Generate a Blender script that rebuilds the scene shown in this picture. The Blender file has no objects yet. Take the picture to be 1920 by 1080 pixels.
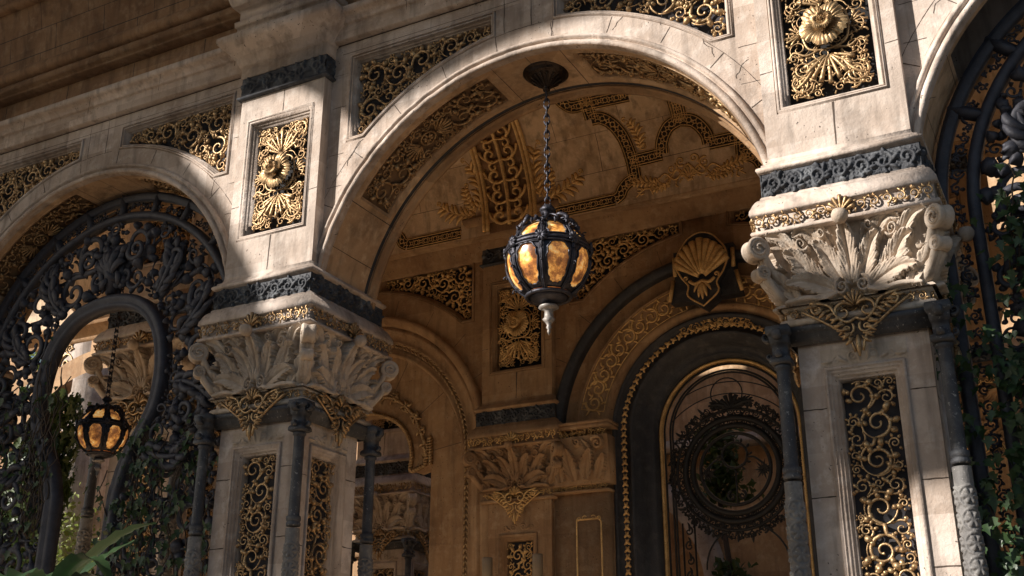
import bpy, math, random
import numpy as np
from mathutils import Vector, Matrix
from mathutils.geometry import tessellate_polygon
PI = math.pi
rad = math.radians
sc = bpy.context.scene
COL = sc.collection
rng = np.random.default_rng(7)
random.seed(7)

# ------------------------------------------------------------------ camera
cd = bpy.data.cameras.new('camera'); cam = bpy.data.objects.new('camera', cd); COL.objects.link(cam)
cd.sensor_width = 36.0; cd.lens = 2109.5 * 36 / 1920; cd.clip_end = 500; cd.clip_start = 0.05
P, W, R_ = rad(21.144), rad(27.82), rad(0.122)
fw = Vector((-math.sin(W) * math.cos(P), math.cos(W) * math.cos(P), math.sin(P)))
r0 = Vector((math.cos(W), math.sin(W), 0)); u0 = r0.cross(fw)
rt = r0 * math.cos(R_) + u0 * math.sin(R_); up = u0 * math.cos(R_) - r0 * math.sin(R_)
m = Matrix((rt, up, -fw)).transposed().to_4x4(); m.translation = Vector((0, 0, 1.6))
cam.matrix_world = m
sc.camera = cam

# ------------------------------------------------------------------ light
SX, SY, SE = 1.0, 1.0, 0.70             # the sun travels along (SX, SY, -SE)
sdir = Vector((SX, SY, -SE)).normalized()
sun_el = math.asin(-sdir.z)
sun_az = math.atan2(-sdir.x, -sdir.y)   # clockwise from +Y
w = bpy.data.worlds.new('World'); sc.world = w; w.use_nodes = True
nt = w.node_tree; nt.nodes.clear()
sky = nt.nodes.new('ShaderNodeTexSky'); sky.sky_type = 'NISHITA'; sky.sun_disc = False
sky.sun_elevation = sun_el; sky.sun_rotation = sun_az
bg = nt.nodes.new('ShaderNodeBackground'); bg.inputs[1].default_value = 0.058
wo = nt.nodes.new('ShaderNodeOutputWorld')
nt.links.new(sky.outputs[0], bg.inputs[0]); nt.links.new(bg.outputs[0], wo.inputs[0])
sl = bpy.data.lights.new('sun', 'SUN'); sl.energy = 5.0; sl.angle = rad(0.5); sl.color = (1.0, 0.93, 0.86)
so = bpy.data.objects.new('sun', sl); COL.objects.link(so)
so.rotation_euler = sdir.to_track_quat('-Z', 'Y').to_euler()
vs = sc.view_settings; vs.view_transform = 'Standard'; vs.look = 'None'; vs.exposure = 0.68; vs.gamma = 1.0
sc.cycles.max_bounces = 8; sc.cycles.diffuse_bounces = 5; sc.cycles.glossy_bounces = 4
sc.cycles.transmission_bounces = 4; sc.cycles.sample_clamp_indirect = 3.0
sc.cycles.caustics_reflective = False; sc.cycles.caustics_refractive = False

# ------------------------------------------------------------------ helpers
def tag(o, label=None, cat=None, group=None, kind=None):
    if label: o['label'] = label
    if cat: o['category'] = cat
    if group: o['group'] = group
    if kind: o['kind'] = kind
    return o
def empty(name, loc=(0, 0, 0)):
    o = bpy.data.objects.new(name, None); COL.objects.link(o); o.location = loc; o.empty_display_size = .2
    return o
def copy_tree(o, parent=None):
    c = o.copy(); COL.objects.link(c)
    if parent is not None: c.parent = parent
    for ch in list(o.children): copy_tree(ch, c)
    return c

class MB:
    def __init__(s): s.v = []; s.n = 0; s.f = []
    def add(s, verts, faces, mi=0):
        verts = np.asarray(verts, float).reshape(-1, 3)
        for F in (faces if isinstance(faces, list) else [faces]):
            F = np.atleast_2d(np.asarray(F, int))
            if F.size: s.f.append((F + s.n, mi))
        s.v.append(verts); s.n += len(verts); return s
    def grid(s, pts, cu=False, cv=False, caps=False, mi=0):
        pts = np.asarray(pts, float); a, b = pts.shape[:2]
        idx = np.arange(a * b).reshape(a, b)
        if cu: idx = np.vstack([idx, idx[:1]])
        if cv: idx = np.hstack([idx, idx[:, :1]])
        q = np.stack([idx[:-1, :-1], idx[:-1, 1:], idx[1:, 1:], idx[1:, :-1]], -1).reshape(-1, 4)
        base = s.n; s.add(pts.reshape(-1, 3), q, mi)
        if caps:
            s.f.append((np.array([np.arange(b)[::-1]]) + base, mi)); s.f.append((np.array([np.arange(b)]) + base + (a - 1) * b, mi))
        return s
    def box(s, x0, x1, y0, y1, z0, z1, mi=0):
        v = [(x, y, z) for x in (x0, x1) for y in (y0, y1) for z in (z0, z1)]
        return s.add(v, [[0, 1, 3, 2], [4, 6, 7, 5], [0, 4, 5, 1], [2, 3, 7, 6], [0, 2, 6, 4], [1, 5, 7, 3]], mi)
    def lathe(s, prof, n=32, o=(0, 0, 0), mi=0, flute=0, fk=0):
        pr = np.array(prof, float); th = np.linspace(0, 2 * PI, n, endpoint=False)
        k = 1 + (flute * np.cos(th * fk) if fk else 0 * th)
        pts = np.stack([pr[:, 0:1] * np.cos(th) * k, pr[:, 0:1] * np.sin(th) * k, pr[:, 1:2] + 0 * th], -1) + np.array(o)
        return s.grid(pts, cv=True, caps=True, mi=mi)
    def build(s, name, mats, parent=None, smooth=False, loc=None):
        me = bpy.data.meshes.new(name)
        V = np.concatenate(s.v) if s.v else np.zeros((0, 3))
        if loc is not None: V = V - np.array(loc)
        li = []; ls = []; mi = []; c = 0
        for F, k in s.f:
            li.append(F.reshape(-1)); nf, kk = F.shape
            ls.append(c + np.arange(nf) * kk); c += nf * kk; mi.append(np.full(nf, k))
        li = np.concatenate(li); ls = np.concatenate(ls); mi = np.concatenate(mi)
        me.vertices.add(len(V)); me.vertices.foreach_set('co', V.reshape(-1))
        me.loops.add(len(li)); me.loops.foreach_set('vertex_index', li.astype(np.int32))
        me.polygons.add(len(ls)); me.polygons.foreach_set('loop_start', ls.astype(np.int32))
        me.polygons.foreach_set('material_index', mi.astype(np.int32))
        if smooth: me.polygons.foreach_set('use_smooth', np.ones(len(ls), bool))
        me.update(calc_edges=True); me.validate()
        for mt in (mats if isinstance(mats, (list, tuple)) else [mats]): me.materials.append(mt)
        o = bpy.data.objects.new(name, me); COL.objects.link(o)
        if parent is not None: o.parent = parent
        if loc is not None: o.location = loc
        return o

def frame(O, U, V, Wv):
    O, U, V, Wv = map(lambda a: np.array(a, float), (O, U, V, Wv))
    def f(u, v, w):
        u, v, w = np.broadcast_arrays(u, v, w)
        return O + u[..., None] * U + v[..., None] * V + w[..., None] * Wv
    return f
def front(y, x=0, z=0): return frame((x, y, z), (1, 0, 0), (0, 0, 1), (0, -1, 0))
def soffit(cx, cz, r):      # u = Y, v = angle from crown (radians) * r
    def f(u, v, w):
        u, v, w = np.broadcast_arrays(u, v, w); a = v / r
        return np.stack([cx + (r - w) * np.sin(a), u, cz + (r - w) * np.cos(a)], -1)
    return f
def barrel(cy, cz, r):      # u = X, v = arc from springing on the far side
    def f(u, v, w):
        u, v, w = np.broadcast_arrays(u, v, w); a = v / r
        return np.stack([u, cy + (r - w) * np.cos(a), cz + (r - w) * np.sin(a)], -1)
    return f

def resample(p, n):
    p = np.asarray(p, float); d = np.r_[0, np.cumsum(np.linalg.norm(np.diff(p, axis=0), axis=1))]
    t = np.linspace(0, d[-1], n); return np.stack([np.interp(t, d, p[:, k]) for k in range(p.shape[1])], -1)
def smooth(p, n=24):
    p = np.asarray(p, float)
    if len(p) < 3: return resample(p, n)
    q = np.vstack([2 * p[0] - p[1], p, 2 * p[-1] - p[-2]]); out = []
    k = max(2, int(n / (len(p) - 1)))
    for i in range(len(p) - 1):
        a, b, c, d = q[i:i + 4]
        for t in np.linspace(0, 1, k, endpoint=False):
            out.append(.5 * ((2 * b) + (-a + c) * t + (2 * a - 5 * b + 4 * c - d) * t * t + (-a + 3 * b - 3 * c + d) * t ** 3))
    out.append(p[-1]); return np.array(out)
def tube(mb, pts, r, f, sides=6, flat=1.0, w0=0.0, closed=False, mi=0):
    """relief tube over a 2D path mapped by f(u,v,w)"""
    pts = np.asarray(pts, float); n = len(pts); r = np.broadcast_to(np.asarray(r, float), (n,))
    w0 = np.broadcast_to(np.asarray(w0, float), (n,))
    if closed: t = np.roll(pts, -1, 0) - np.roll(pts, 1, 0)
    else: t = np.gradient(pts, axis=0)
    t /= np.linalg.norm(t, axis=1)[:, None] + 1e-9
    nn = np.stack([-t[:, 1], t[:, 0]], -1); a = np.linspace(0, 2 * PI, sides, endpoint=False)
    uv = pts[:, None] + nn[:, None] * (r[:, None] * np.cos(a))[..., None]
    mb.grid(f(uv[..., 0], uv[..., 1], w0[:, None] + (r * flat)[:, None] * np.sin(a)), cu=closed, cv=True, caps=not closed, mi=mi)
def tube3(mb, pts, r, sides=8, closed=False, mi=0):
    pts = np.asarray(pts, float); n = len(pts); r = np.broadcast_to(np.asarray(r, float), (n,))
    t = (np.roll(pts, -1, 0) - np.roll(pts, 1, 0)) if closed else np.gradient(pts, axis=0)
    t /= np.linalg.norm(t, axis=1)[:, None] + 1e-9
    ref = np.array([0, 0, 1.]) if abs(t[:, 2]).mean() < .8 else np.array([1., 0, 0])
    A = np.cross(t, ref); A /= np.linalg.norm(A, axis=1)[:, None] + 1e-9; B = np.cross(t, A)
    a = np.linspace(0, 2 * PI, sides, endpoint=False)
    g = pts[:, None] + (A[:, None] * np.cos(a)[None, :, None] + B[:, None] * np.sin(a)[None, :, None]) * r[:, None, None]
    mb.grid(g, cu=closed, cv=True, caps=not closed, mi=mi)
def mould(mb, path, prof, f, closed=False, mi=0, wear=0.0):
    """profile (offset to the right of the path, height w) swept along a mitred 2D path"""
    p = np.asarray(path, float); pr = np.asarray(prof, float); n = len(p)
    d = (np.roll(p, -1, 0) - p); 
    if not closed: d[-1] = d[-2]
    d /= np.linalg.norm(d, axis=1)[:, None] + 1e-9
    dp = np.roll(d, 1, 0)
    if not closed: dp[0] = d[0]
    n1 = np.stack([d[:, 1], -d[:, 0]], -1); n0 = np.stack([dp[:, 1], -dp[:, 0]], -1)
    mm = n1 + n0; mm /= (mm * mm).sum(1)[:, None] / 2 + 1e-9
    uv = p[:, None] + mm[:, None] * pr[None, :, 0:1]
    ww = np.array(np.broadcast_to(pr[:, 1], uv.shape[:2]))
    if wear:
        g = np.random.default_rng(n); k = g.normal(size=(n, 1)); k = (k + np.roll(k, 1, 0) + np.roll(k, 2, 0)) / 1.7
        nick = (g.random((n, len(pr))) < .04) * g.uniform(.3, 1, (n, len(pr))) * 3.0; pos = np.clip(pr[:, 1], 0, None) > .015
        ww = ww + wear * (k - nick * pos[None])
    mb.grid(f(uv[..., 0], uv[..., 1], ww), cu=closed, mi=mi)
def plate(mb, outer, holes, f, w0=0.0, depth=.3, mi=0, back=True, rims=True):
    loops = [np.asarray(outer, float)] + [np.asarray(h, float) for h in holes]
    tri = tessellate_polygon([[Vector((a[0], a[1], 0)) for a in l] for l in loops])
    A = np.vstack(loops); tri = np.array(tri)
    mb.add(f(A[:, 0], A[:, 1], w0), tri, mi)
    if back: mb.add(f(A[:, 0], A[:, 1], w0 - depth), tri[:, ::-1], mi)
    if rims:
        for l in loops:
            mb.grid(np.stack([f(l[:, 0], l[:, 1], w0), f(l[:, 0], l[:, 1], w0 - depth)], 0), cv=True, mi=mi)
def arc(cx, cz, r, a0, a1, n=48):
    a = np.linspace(a0, a1, n); return np.stack([cx + r * np.cos(a), cz + r * np.sin(a)], -1)
def rect(x0, x1, z0, z1): return np.array([(x0, z0), (x1, z0), (x1, z1), (x0, z1)], float)
def inset(path, d):
    p = np.asarray(path, float); e = np.roll(p, -1, 0) - p; e /= np.linalg.norm(e, axis=1)[:, None] + 1e-9
    e0 = np.roll(e, 1, 0); n1 = np.stack([-e[:, 1], e[:, 0]], -1); n0 = np.stack([-e0[:, 1], e0[:, 0]], -1)
    mm = n1 + n0; mm /= (mm * mm).sum(1)[:, None] / 2 + 1e-9
    return p + mm * d            # inward for counter-clockwise loops

# ------------------------------------------------------------------ ornament (strokes = list of (pts, radii))
def spiral(cx, cy, R, a0, sgn=1, turns=1.5, w=.1, end=.16, n=None):
    n = n or int(16 * turns) + 4; t = np.linspace(0, 1, n)
    a = a0 + sgn * 2 * PI * turns * t; r = R * (1 - (1 - end) * t ** .85)
    pts = np.stack([cx + r * np.cos(a), cy + r * np.sin(a)], -1)
    rr = w * R * (1.15 - .6 * t); rr[-2:] = w * R * .95; rr[0] *= .5
    return pts, rr
def leaflet(x, y, a, L, bend, w, n=6):
    t = np.linspace(0, 1, n); ang = a + bend * t; d = L / (n - 1)
    pts = np.array([x, y]) + np.vstack([[0, 0], np.cumsum(np.stack([np.cos(ang[:-1]), np.sin(ang[:-1])], -1) * d, 0)])
    return pts, w * np.sin(PI * (.12 + .83 * t)) ** .8 + .0008
def sdf(P, loops):
    """signed distance, positive inside (even-odd over loops)"""
    d = np.full(len(P), 1e9); ins = np.zeros(len(P), bool)
    for l in loops:
        l = np.asarray(l, float); A = l; B = np.roll(l, -1, 0)
        for a, b in zip(A, B):
            ab = b - a; L = ab @ ab
            if L < 1e-12: continue
            t = np.clip(((P - a) @ ab) / L, 0, 1); d = np.minimum(d, np.hypot(*(P - a - t[:, None] * ab).T))
            c = (a[1] > P[:, 1]) != (b[1] > P[:, 1])
            with np.errstate(divide='ignore', invalid='ignore'): xi = a[0] + (P[:, 1] - a[1]) * ab[0] / (ab[1] if ab[1] != 0 else 1e-12)
            ins ^= c & (P[:, 0] < xi)
    return np.where(ins, d, -d)
def fill(loops, rmax, rmin, w=.1, seed=0, lw=1.25, leaves=6, margin=0.0, dens=2600, turns=1.45):
    """pack a region with acanthus scrolls: stems, spirals, curling leaflets"""
    g = np.random.default_rng(seed); L0 = np.vstack(loops); lo, hi = L0.min(0), L0.max(0)
    C = g.uniform(lo, hi, (dens, 2)); d = sdf(C, loops) - margin; C = C[d > rmin * .6]; d = d[d > rmin * .6]
    cap = rmax * g.uniform(.72, 1.0, len(C)); out = []; cs = []
    while len(C):
        e = np.minimum(d, cap); i = int(np.argmax(e)); r = e[i]
        if r < rmin: break
        cs.append((C[i, 0], C[i, 1], r)); dd = np.hypot(*(C - C[i]).T) - r * 1.02
        d = np.minimum(d, dd); k = d > rmin * .8; C = C[k]; d = d[k]; cap = cap[k]
    cs = np.array(cs); 
    for i, (x, y, r) in enumerate(cs):
        if i:
            dd = np.hypot(cs[:i, 0] - x, cs[:i, 1] - y) - cs[:i, 2] - r; j = int(np.argmin(dd)); X, Y, RR = cs[j]
            a = math.atan2(Y - y, X - x); sg = 1 if (i % 2) else -1
        else: a = -PI / 2; sg = 1; X = None
        a0 = a - sg * .15
        out.append(spiral(x, y, r * .93, a0, sg, turns * g.uniform(.85, 1.15), w * (1 + .25 * (r < rmax * .5))))
        if X is not None and dd[j] < .5 * r + .01:
            # stem sweeping round the parent into this scroll
            a2 = a + PI; st = np.array([(X + RR * .97 * math.cos(a2 + sg * q), Y + RR * .97 * math.sin(a2 + sg * q)) for q in np.linspace(1.5, 0.25, 6)] + [(x + r * .93 * math.cos(a0), y + r * .93 * math.sin(a0))])
            out.append((smooth(st, 12), np.linspace(w * r * .5, w * r * 1.15, len(smooth(st, 12)))))
        for k in range(leaves):
            q = a0 + sg * (1.0 + 4.6 * (k + g.uniform(-.2, .2)) / leaves)
            L = r * g.uniform(.42, .68)
            out.append(leaflet(x + r * .88 * math.cos(q), y + r * .88 * math.sin(q), q + sg * .9, L, -sg * g.uniform(.8, 2.2), w * r * 1.5 * lw))
            if r > rmin * 1.6:
                out.append(leaflet(x + r * .9 * math.cos(q), y + r * .9 * math.sin(q), q + sg * 2.2, L * .8, sg * g.uniform(.8, 1.8), w * r * 1.2 * lw))
    # trim anything that leaves the region
    res = []
    for p, r in out:
        s_ = sdf(p, loops)
        if s_.min() > -.004: res.append((p, r))
        else:
            k = s_ > 0
            if k.sum() > 4:
                i0 = np.argmax(k); i1 = i0
                while i1 < len(k) and k[i1]: i1 += 1
                if i1 - i0 > 3: res.append((p[i0:i1], r[i0:i1]))
    return res
def shell(cx, cy, a, R, n=9, spread=2.5, w=.05):
    out = []
    for k in range(n):
        q = a + spread * (k / (n - 1) - .5); L = R * (1 - .22 * abs(2 * k / (n - 1) - 1))
        t = np.linspace(.12, 1, 7)
        out.append((np.stack([cx + L * t * np.cos(q + .12 * (t - .5) * (k - n / 2) / n), cy + L * t * np.sin(q)], -1), R * w * (.45 + 1.1 * t)))
    return out
def acanthus(x, y, a, L, bend, w, lobes=5, ll=.36, lb=.8, lw=.42):
    """one leaf: a spine and lobes curling off both sides"""
    n = 14; t = np.linspace(0, 1, n); ang = a + bend * t ** 1.5; d = L / (n - 1)
    sp = np.array([x, y]) + np.vstack([[0, 0], np.cumsum(np.stack([np.cos(ang[:-1]), np.sin(ang[:-1])], -1) * d, 0)])
    out = [(sp, w * (.65 * np.sin(PI * (.1 + .8 * t)) + .12))]
    for k in range(lobes):
        i = int((.12 + .8 * k / lobes) * n); s_ = L * ll * math.sin(PI * (.25 + .65 * k / lobes))
        for sg in (-1, 1):
            out.append(leaflet(sp[i, 0], sp[i, 1], ang[i] + sg * .95, s_, -sg * lb, w * lw))
    return out
def mirror(st, cx=0): return st + [(np.stack([2 * cx - p[:, 0], p[:, 1]], -1), r) for p, r in st]
def xf(st, dx=0, dy=0, s=1.0, a=0.0):
    c, q = math.cos(a), math.sin(a)
    return [(np.stack([dx + s * (c * p[:, 0] - q * p[:, 1]), dy + s * (q * p[:, 0] + c * p[:, 1])], -1), r * s) for p, r in st]
def emit(mb, strokes, f, sides=6, flat=1.1, w0=0.0, jit=.006, mi=0, seed=3, rs=1.0, rmin=.0):
    g = np.random.default_rng(seed)
    for p, r in strokes:
        n = len(p); j = g.uniform(-jit, jit); b = g.uniform(0, jit * 1.5)
        tube(mb, p, np.maximum(r * rs, rmin), f, sides, flat, w0 + j + b * np.sin(np.linspace(0, PI, n)), mi=mi)
def relief(strokes, x0, x1, y0, y1, nx, ny, hs=1.0, hcap=9.0, groove=True):
    """height field of overlapping rounded strokes"""
    X = np.linspace(x0, x1, nx); Y = np.linspace(y0, y1, ny); H = np.zeros((nx, ny))
    dx, dy = X[1] - X[0], Y[1] - Y[0]
    for p, r in strokes:
        L = np.hypot(*np.diff(p, axis=0).T).sum(); n = max(3, int(L / max(min(r.mean() * .5, .02), dx * .8)))
        q = resample(np.c_[p, r], n)
        for x, y, rr in q:
            rr = max(rr, dx * .9)
            i0 = max(0, int((x - rr - x0) / dx)); i1 = min(nx, int((x + rr - x0) / dx) + 2)
            j0 = max(0, int((y - rr - y0) / dy)); j1 = min(ny, int((y + rr - y0) / dy) + 2)
            if i0 >= i1 or j0 >= j1: continue
            d2 = ((X[i0:i1, None] - x) ** 2 + (Y[None, j0:j1] - y) ** 2) / rr ** 2
            h = np.sqrt(np.clip(1 - d2, 0, 1)) * min(rr * hs, hcap)
            if groove: h = h * (1 - .22 * np.exp(-d2 * 14))
            H[i0:i1, j0:j1] = np.maximum(H[i0:i1, j0:j1], h)
    return X, Y, H
def relief_mesh(mb, strokes, f, x0, x1, y0, y1, res, hs=1.0, w0=0.0, mi=0):
    nx = max(8, int((x1 - x0) / res)); ny = max(8, int((y1 - y0) / res))
    X, Y, H = relief(strokes, x0, x1, y0, y1, nx, ny, hs)
    mb.grid(f(X[:, None], Y[None, :], w0 + H), mi=mi)

# ------------------------------------------------------------------ materials
def mat(name): 
    m_ = bpy.data.materials.new(name); m_.use_nodes = True; t = m_.node_tree
    return m_, t, t.nodes['Principled BSDF']
def nd(t, typ, **k):
    n = t.nodes.new(typ)
    for a, b in k.items():
        if a in n.inputs: n.inputs[a].default_value = b
        else: setattr(n, a, b)
    return n
def noise(t, co, scale, detail=5, rough=.55, stretch=None):
    if stretch:
        mp = nd(t, 'ShaderNodeMapping'); mp.inputs['Scale'].default_value = stretch; t.links.new(co, mp.inputs[0]); co = mp.outputs[0]
    n = nd(t, 'ShaderNodeTexNoise'); n.inputs['Scale'].default_value = scale; n.inputs['Detail'].default_value = detail
    n.inputs['Roughness'].default_value = rough; t.links.new(co, n.inputs['Vector']); return n.outputs[0]
def ramp(t, fac, stops):
    r = nd(t, 'ShaderNodeValToRGB'); e = r.color_ramp.elements
    while len(e) < len(stops): e.new(.5)
    for q, (p_, c) in zip(e, stops): q.position = p_; q.color = (*c, 1) if len(c) == 3 else c
    t.links.new(fac, r.inputs[0]); return r.outputs[0]
def mix(t, a, b, fac, mode='MIX'):
    m_ = nd(t, 'ShaderNodeMix', data_type='RGBA', blend_type=mode)
    for i, x in ((6, a), (7, b)):
        if isinstance(x, tuple): m_.inputs[i].default_value = (*x, 1)
        else: t.links.new(x, m_.inputs[i])
    if isinstance(fac, (int, float)): m_.inputs[0].default_value = fac
    else: t.links.new(fac, m_.inputs[0])
    return m_.outputs[2]
def bump(t, b, hs, dist=.01, strength=.6):
    prev = None
    for h, d in hs:
        n = nd(t, 'ShaderNodeBump'); n.inputs['Strength'].default_value = strength; n.inputs['Distance'].default_value = d
        t.links.new(h, n.inputs['Height'])
        if prev: t.links.new(prev, n.inputs['Normal'])
        prev = n.outputs[0]
    t.links.new(prev, b.inputs['Normal'])
def stone(name, c1, c2, c3, pits=1.0, rough=.85, grime=.6, specks=False, blocks=True, bs=1.0):
    m_, t, b = mat(name); co = nd(t, 'ShaderNodeTexCoord').outputs['Object']
    big = noise(t, co, 1.7, 6, .6); mid = noise(t, co, 9, 6, .65); fine = noise(t, co, 70, 4, .6)
    streak = noise(t, co, 5, 5, .6, (2.2, 2.2, .25))
    col = mix(t, mix(t, c1, c2, ramp(t, big, [(.38, (0, 0, 0)), (.62, (1, 1, 1))])), c3, ramp(t, mid, [(.5, (0, 0, 0)), (.72, (1, 1, 1))]))
    if blocks:
        sx = nd(t, 'ShaderNodeSeparateXYZ'); t.links.new(co, sx.inputs[0]); ad = nd(t, 'ShaderNodeMath', operation='ADD'); t.links.new(sx.outputs[0], ad.inputs[0]); t.links.new(sx.outputs[1], ad.inputs[1])
        cx_ = nd(t, 'ShaderNodeCombineXYZ'); t.links.new(ad.outputs[0], cx_.inputs[0]); t.links.new(sx.outputs[2], cx_.inputs[1])
        bt = nd(t, 'ShaderNodeTexBrick'); t.links.new(cx_.outputs[0], bt.inputs['Vector'])
        for q_, v_ in (('Scale', 1.0), ('Mortar Size', 0.0), ('Brick Width', .58 * bs), ('Row Height', .37 * bs), ('Bias', 0.0)): bt.inputs[q_].default_value = v_
        bt.inputs['Color1'].default_value = (.74, .70, .66, 1); bt.inputs['Color2'].default_value = (1.06, 1.05, 1.04, 1)
        col = mix(t, col, bt.outputs[0], 1.0, 'MULTIPLY')
    soot = ramp(t, noise(t, co, 2.6, 9, .72), [(.52, (0, 0, 0)), (.70, (grime * .85,) * 3)])
    col = mix(t, col, tuple(x * .42 for x in c2), soot)
    dirt = ramp(t, streak, [(.5, (0, 0, 0)), (.75, (grime,) * 3)])
    col = mix(t, col, tuple(x * .35 for x in c2), dirt)
    col = mix(t, col, (.5, .5, .5), ramp(t, fine, [(.3, (.0,) * 3), (.9, (.28,) * 3)]), 'OVERLAY')
    vo = nd(t, 'ShaderNodeTexVoronoi'); vo.inputs['Scale'].default_value = 30
    wv = nd(t, 'ShaderNodeMix', data_type='VECTOR'); wv.inputs[0].default_value = .06; t.links.new(co, wv.inputs[4]); nz = nd(t, 'ShaderNodeTexNoise'); nz.inputs['Scale'].default_value = 25; t.links.new(co, nz.inputs['Vector']); t.links.new(nz.outputs['Color'], wv.inputs[5]); t.links.new(wv.outputs[1], vo.inputs['Vector'])
    vm = noise(t, co, 3.2, 3)
    pit = nd(t, 'ShaderNodeMath', operation='LESS_THAN'); t.links.new(vo.outputs['Distance'], pit.inputs[0]); pit.inputs[1].default_value = .13
    pm = nd(t, 'ShaderNodeMath', operation='GREATER_THAN'); t.links.new(vm, pm.inputs[0]); pm.inputs[1].default_value = .54
    pk = nd(t, 'ShaderNodeMath', operation='MULTIPLY'); t.links.new(pit.outputs[0], pk.inputs[0]); t.links.new(pm.outputs[0], pk.inputs[1])
    pk2 = nd(t, 'ShaderNodeMath', operation='MULTIPLY'); t.links.new(pk.outputs[0], pk2.inputs[0]); pk2.inputs[1].default_value = pits
    col = mix(t, col, tuple(x * .25 for x in c2), pk2.outputs[0])
    if specks:
        sp = noise(t, co, 45, 3, .7); col = mix(t, col, (.42, .40, .37), ramp(t, sp, [(.62, (0, 0, 0)), (.72, (.75,) * 3)]))
    t.links.new(col, b.inputs['Base Color']); b.inputs['Roughness'].default_value = rough
    inv = nd(t, 'ShaderNodeMath', operation='SUBTRACT'); inv.inputs[0].default_value = 1; t.links.new(pk2.outputs[0], inv.inputs[1])
    bump(t, b, [(mid, .012), (fine, .004), (inv.outputs[0], .008)], strength=.75)
    return m_
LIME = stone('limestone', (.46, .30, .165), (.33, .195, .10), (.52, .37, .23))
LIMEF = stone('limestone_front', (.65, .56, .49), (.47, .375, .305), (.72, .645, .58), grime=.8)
CARVE = stone('carved_stone', (.57, .475, .38), (.43, .335, .25), (.65, .57, .48), pits=.3, blocks=False, grime=.75)
WARM = stone('ochre_stone', (.68, .48, .30), (.50, .33, .19), (.74, .56, .38), pits=.4, grime=.8)
COURT = stone('court_stone', (.66, .45, .26), (.46, .29, .155), (.74, .55, .36), pits=.4, grime=.7)
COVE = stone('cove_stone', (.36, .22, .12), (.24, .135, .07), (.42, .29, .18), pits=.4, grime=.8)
PLAST = stone('vault_plaster', (.70, .53, .36), (.46, .32, .20), (.78, .62, .46), pits=0, grime=.8, blocks=False)
DARK = stone('black_marble', (.035, .036, .042), (.018, .018, .022), (.07, .068, .068), pits=0, rough=.55, blocks=False)
DARKC = stone('dark_carved_stone', (.05, .055, .065), (.02, .02, .024), (.16, .17, .18), pits=0, rough=.7, blocks=False)
COLM = stone('speckled_marble', (.07, .075, .085), (.035, .035, .04), (.12, .12, .12), pits=0, rough=.6, specks=True, blocks=False)
COLSUN = stone('sunlit_marble', (.19, .18, .17), (.11, .105, .10), (.30, .29, .27), pits=.5, rough=.7, specks=True, blocks=False)  # paler copy of the column marble, sunlight on the drums put into the colour
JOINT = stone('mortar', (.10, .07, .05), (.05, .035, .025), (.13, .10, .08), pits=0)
def metal(name, c1, c2, c3, rough=.4, met=.9, dirt=.55):
    m_, t, b = mat(name); co = nd(t, 'ShaderNodeTexCoord').outputs['Object']
    a = noise(t, co, 14, 6, .65); f_ = noise(t, co, 90, 4)
    k = ramp(t, a, [(.36, (0, 0, 0)), (.66, (1, 1, 1))])
    col = mix(t, mix(t, c1, c2, k), c3, ramp(t, f_, [(.5, (0, 0, 0)), (.75, (dirt,) * 3)]))
    t.links.new(col, b.inputs['Base Color']); b.inputs['Metallic'].default_value = met
    t.links.new(ramp(t, f_, [(.3, (rough - .1,) * 3), (.8, (rough + .25,) * 3)]), b.inputs['Roughness'])
    bump(t, b, [(a, .004), (f_, .002)]); return m_
GOLD = metal('aged_gilding', (.56, .385, .20), (.30, .18, .085), (.06, .04, .025), .45, .68, .9)
GOLDD = metal('dull_gilding', (.86, .57, .24), (.56, .34, .13), (.12, .07, .03), .42, .35, .6)
IRON = metal('wrought_iron', (.055, .057, .072), (.032, .032, .042), (.11, .10, .10), .55, .25, .5)
IRONL = metal('lantern_iron', (.06, .06, .075), (.03, .03, .04), (.13, .12, .12), .45, .6, .5)
IRONB = metal('black_iron', (.012, .011, .012), (.008, .008, .008), (.03, .026, .024), .55, .2, .4)
PALEM = metal('pale_lead', (.34, .31, .28), (.20, .18, .165), (.10, .09, .08), .5, .3, .5)
BRONZE = metal('dark_bronze', (.05, .038, .03), (.03, .022, .018), (.09, .065, .045), .32, .85, .3)
def plain(name, c, rough=.9):
    m_, t, b = mat(name); co = nd(t, 'ShaderNodeTexCoord').outputs['Object']
    n = noise(t, co, 12, 5); t.links.new(mix(t, c, tuple(x * .5 for x in c), n), b.inputs['Base Color']); b.inputs['Roughness'].default_value = rough; return m_
VOID = plain('recess_backing', (.06, .055, .06))
VOIDD = plain('dark_recess', (.012, .011, .011))
VOIDW = plain('soffit_recess', (.24, .15, .085))
def leafmat(name, c1, c2, tr=.25, scale=2.5):
    m_, t, b = mat(name); co = nd(t, 'ShaderNodeTexCoord').outputs['Object']
    n = noise(t, co, scale, 4); n2 = noise(t, co, 40, 2)
    col = mix(t, mix(t, c1, c2, ramp(t, n, [(.35, (0, 0, 0)), (.65, (1, 1, 1))])), c2, ramp(t, n2, [(.45, (0, 0, 0)), (.7, (.8,) * 3)]))
    t.links.new(col, b.inputs['Base Color']); b.inputs['Roughness'].default_value = .45
    tl = nd(t, 'ShaderNodeBsdfTranslucent'); t.links.new(col, tl.inputs[0])
    ms = nd(t, 'ShaderNodeMixShader'); ms.inputs[0].default_value = tr
    t.links.new(b.outputs[0], ms.inputs[1]); t.links.new(tl.outputs[0], ms.inputs[2])
    t.links.new(ms.outputs[0], t.nodes['Material Output'].inputs['Surface']); return m_
IVY = leafmat('ivy_leaf', (.022, .048, .020), (.050, .095, .030), scale=14)
TREEL = leafmat('tree_leaf', (.15, .22, .045), (.32, .36, .10), .4)
HEDGE = leafmat('hedge_leaf', (.04, .075, .02), (.085, .12, .03), .3)
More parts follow.
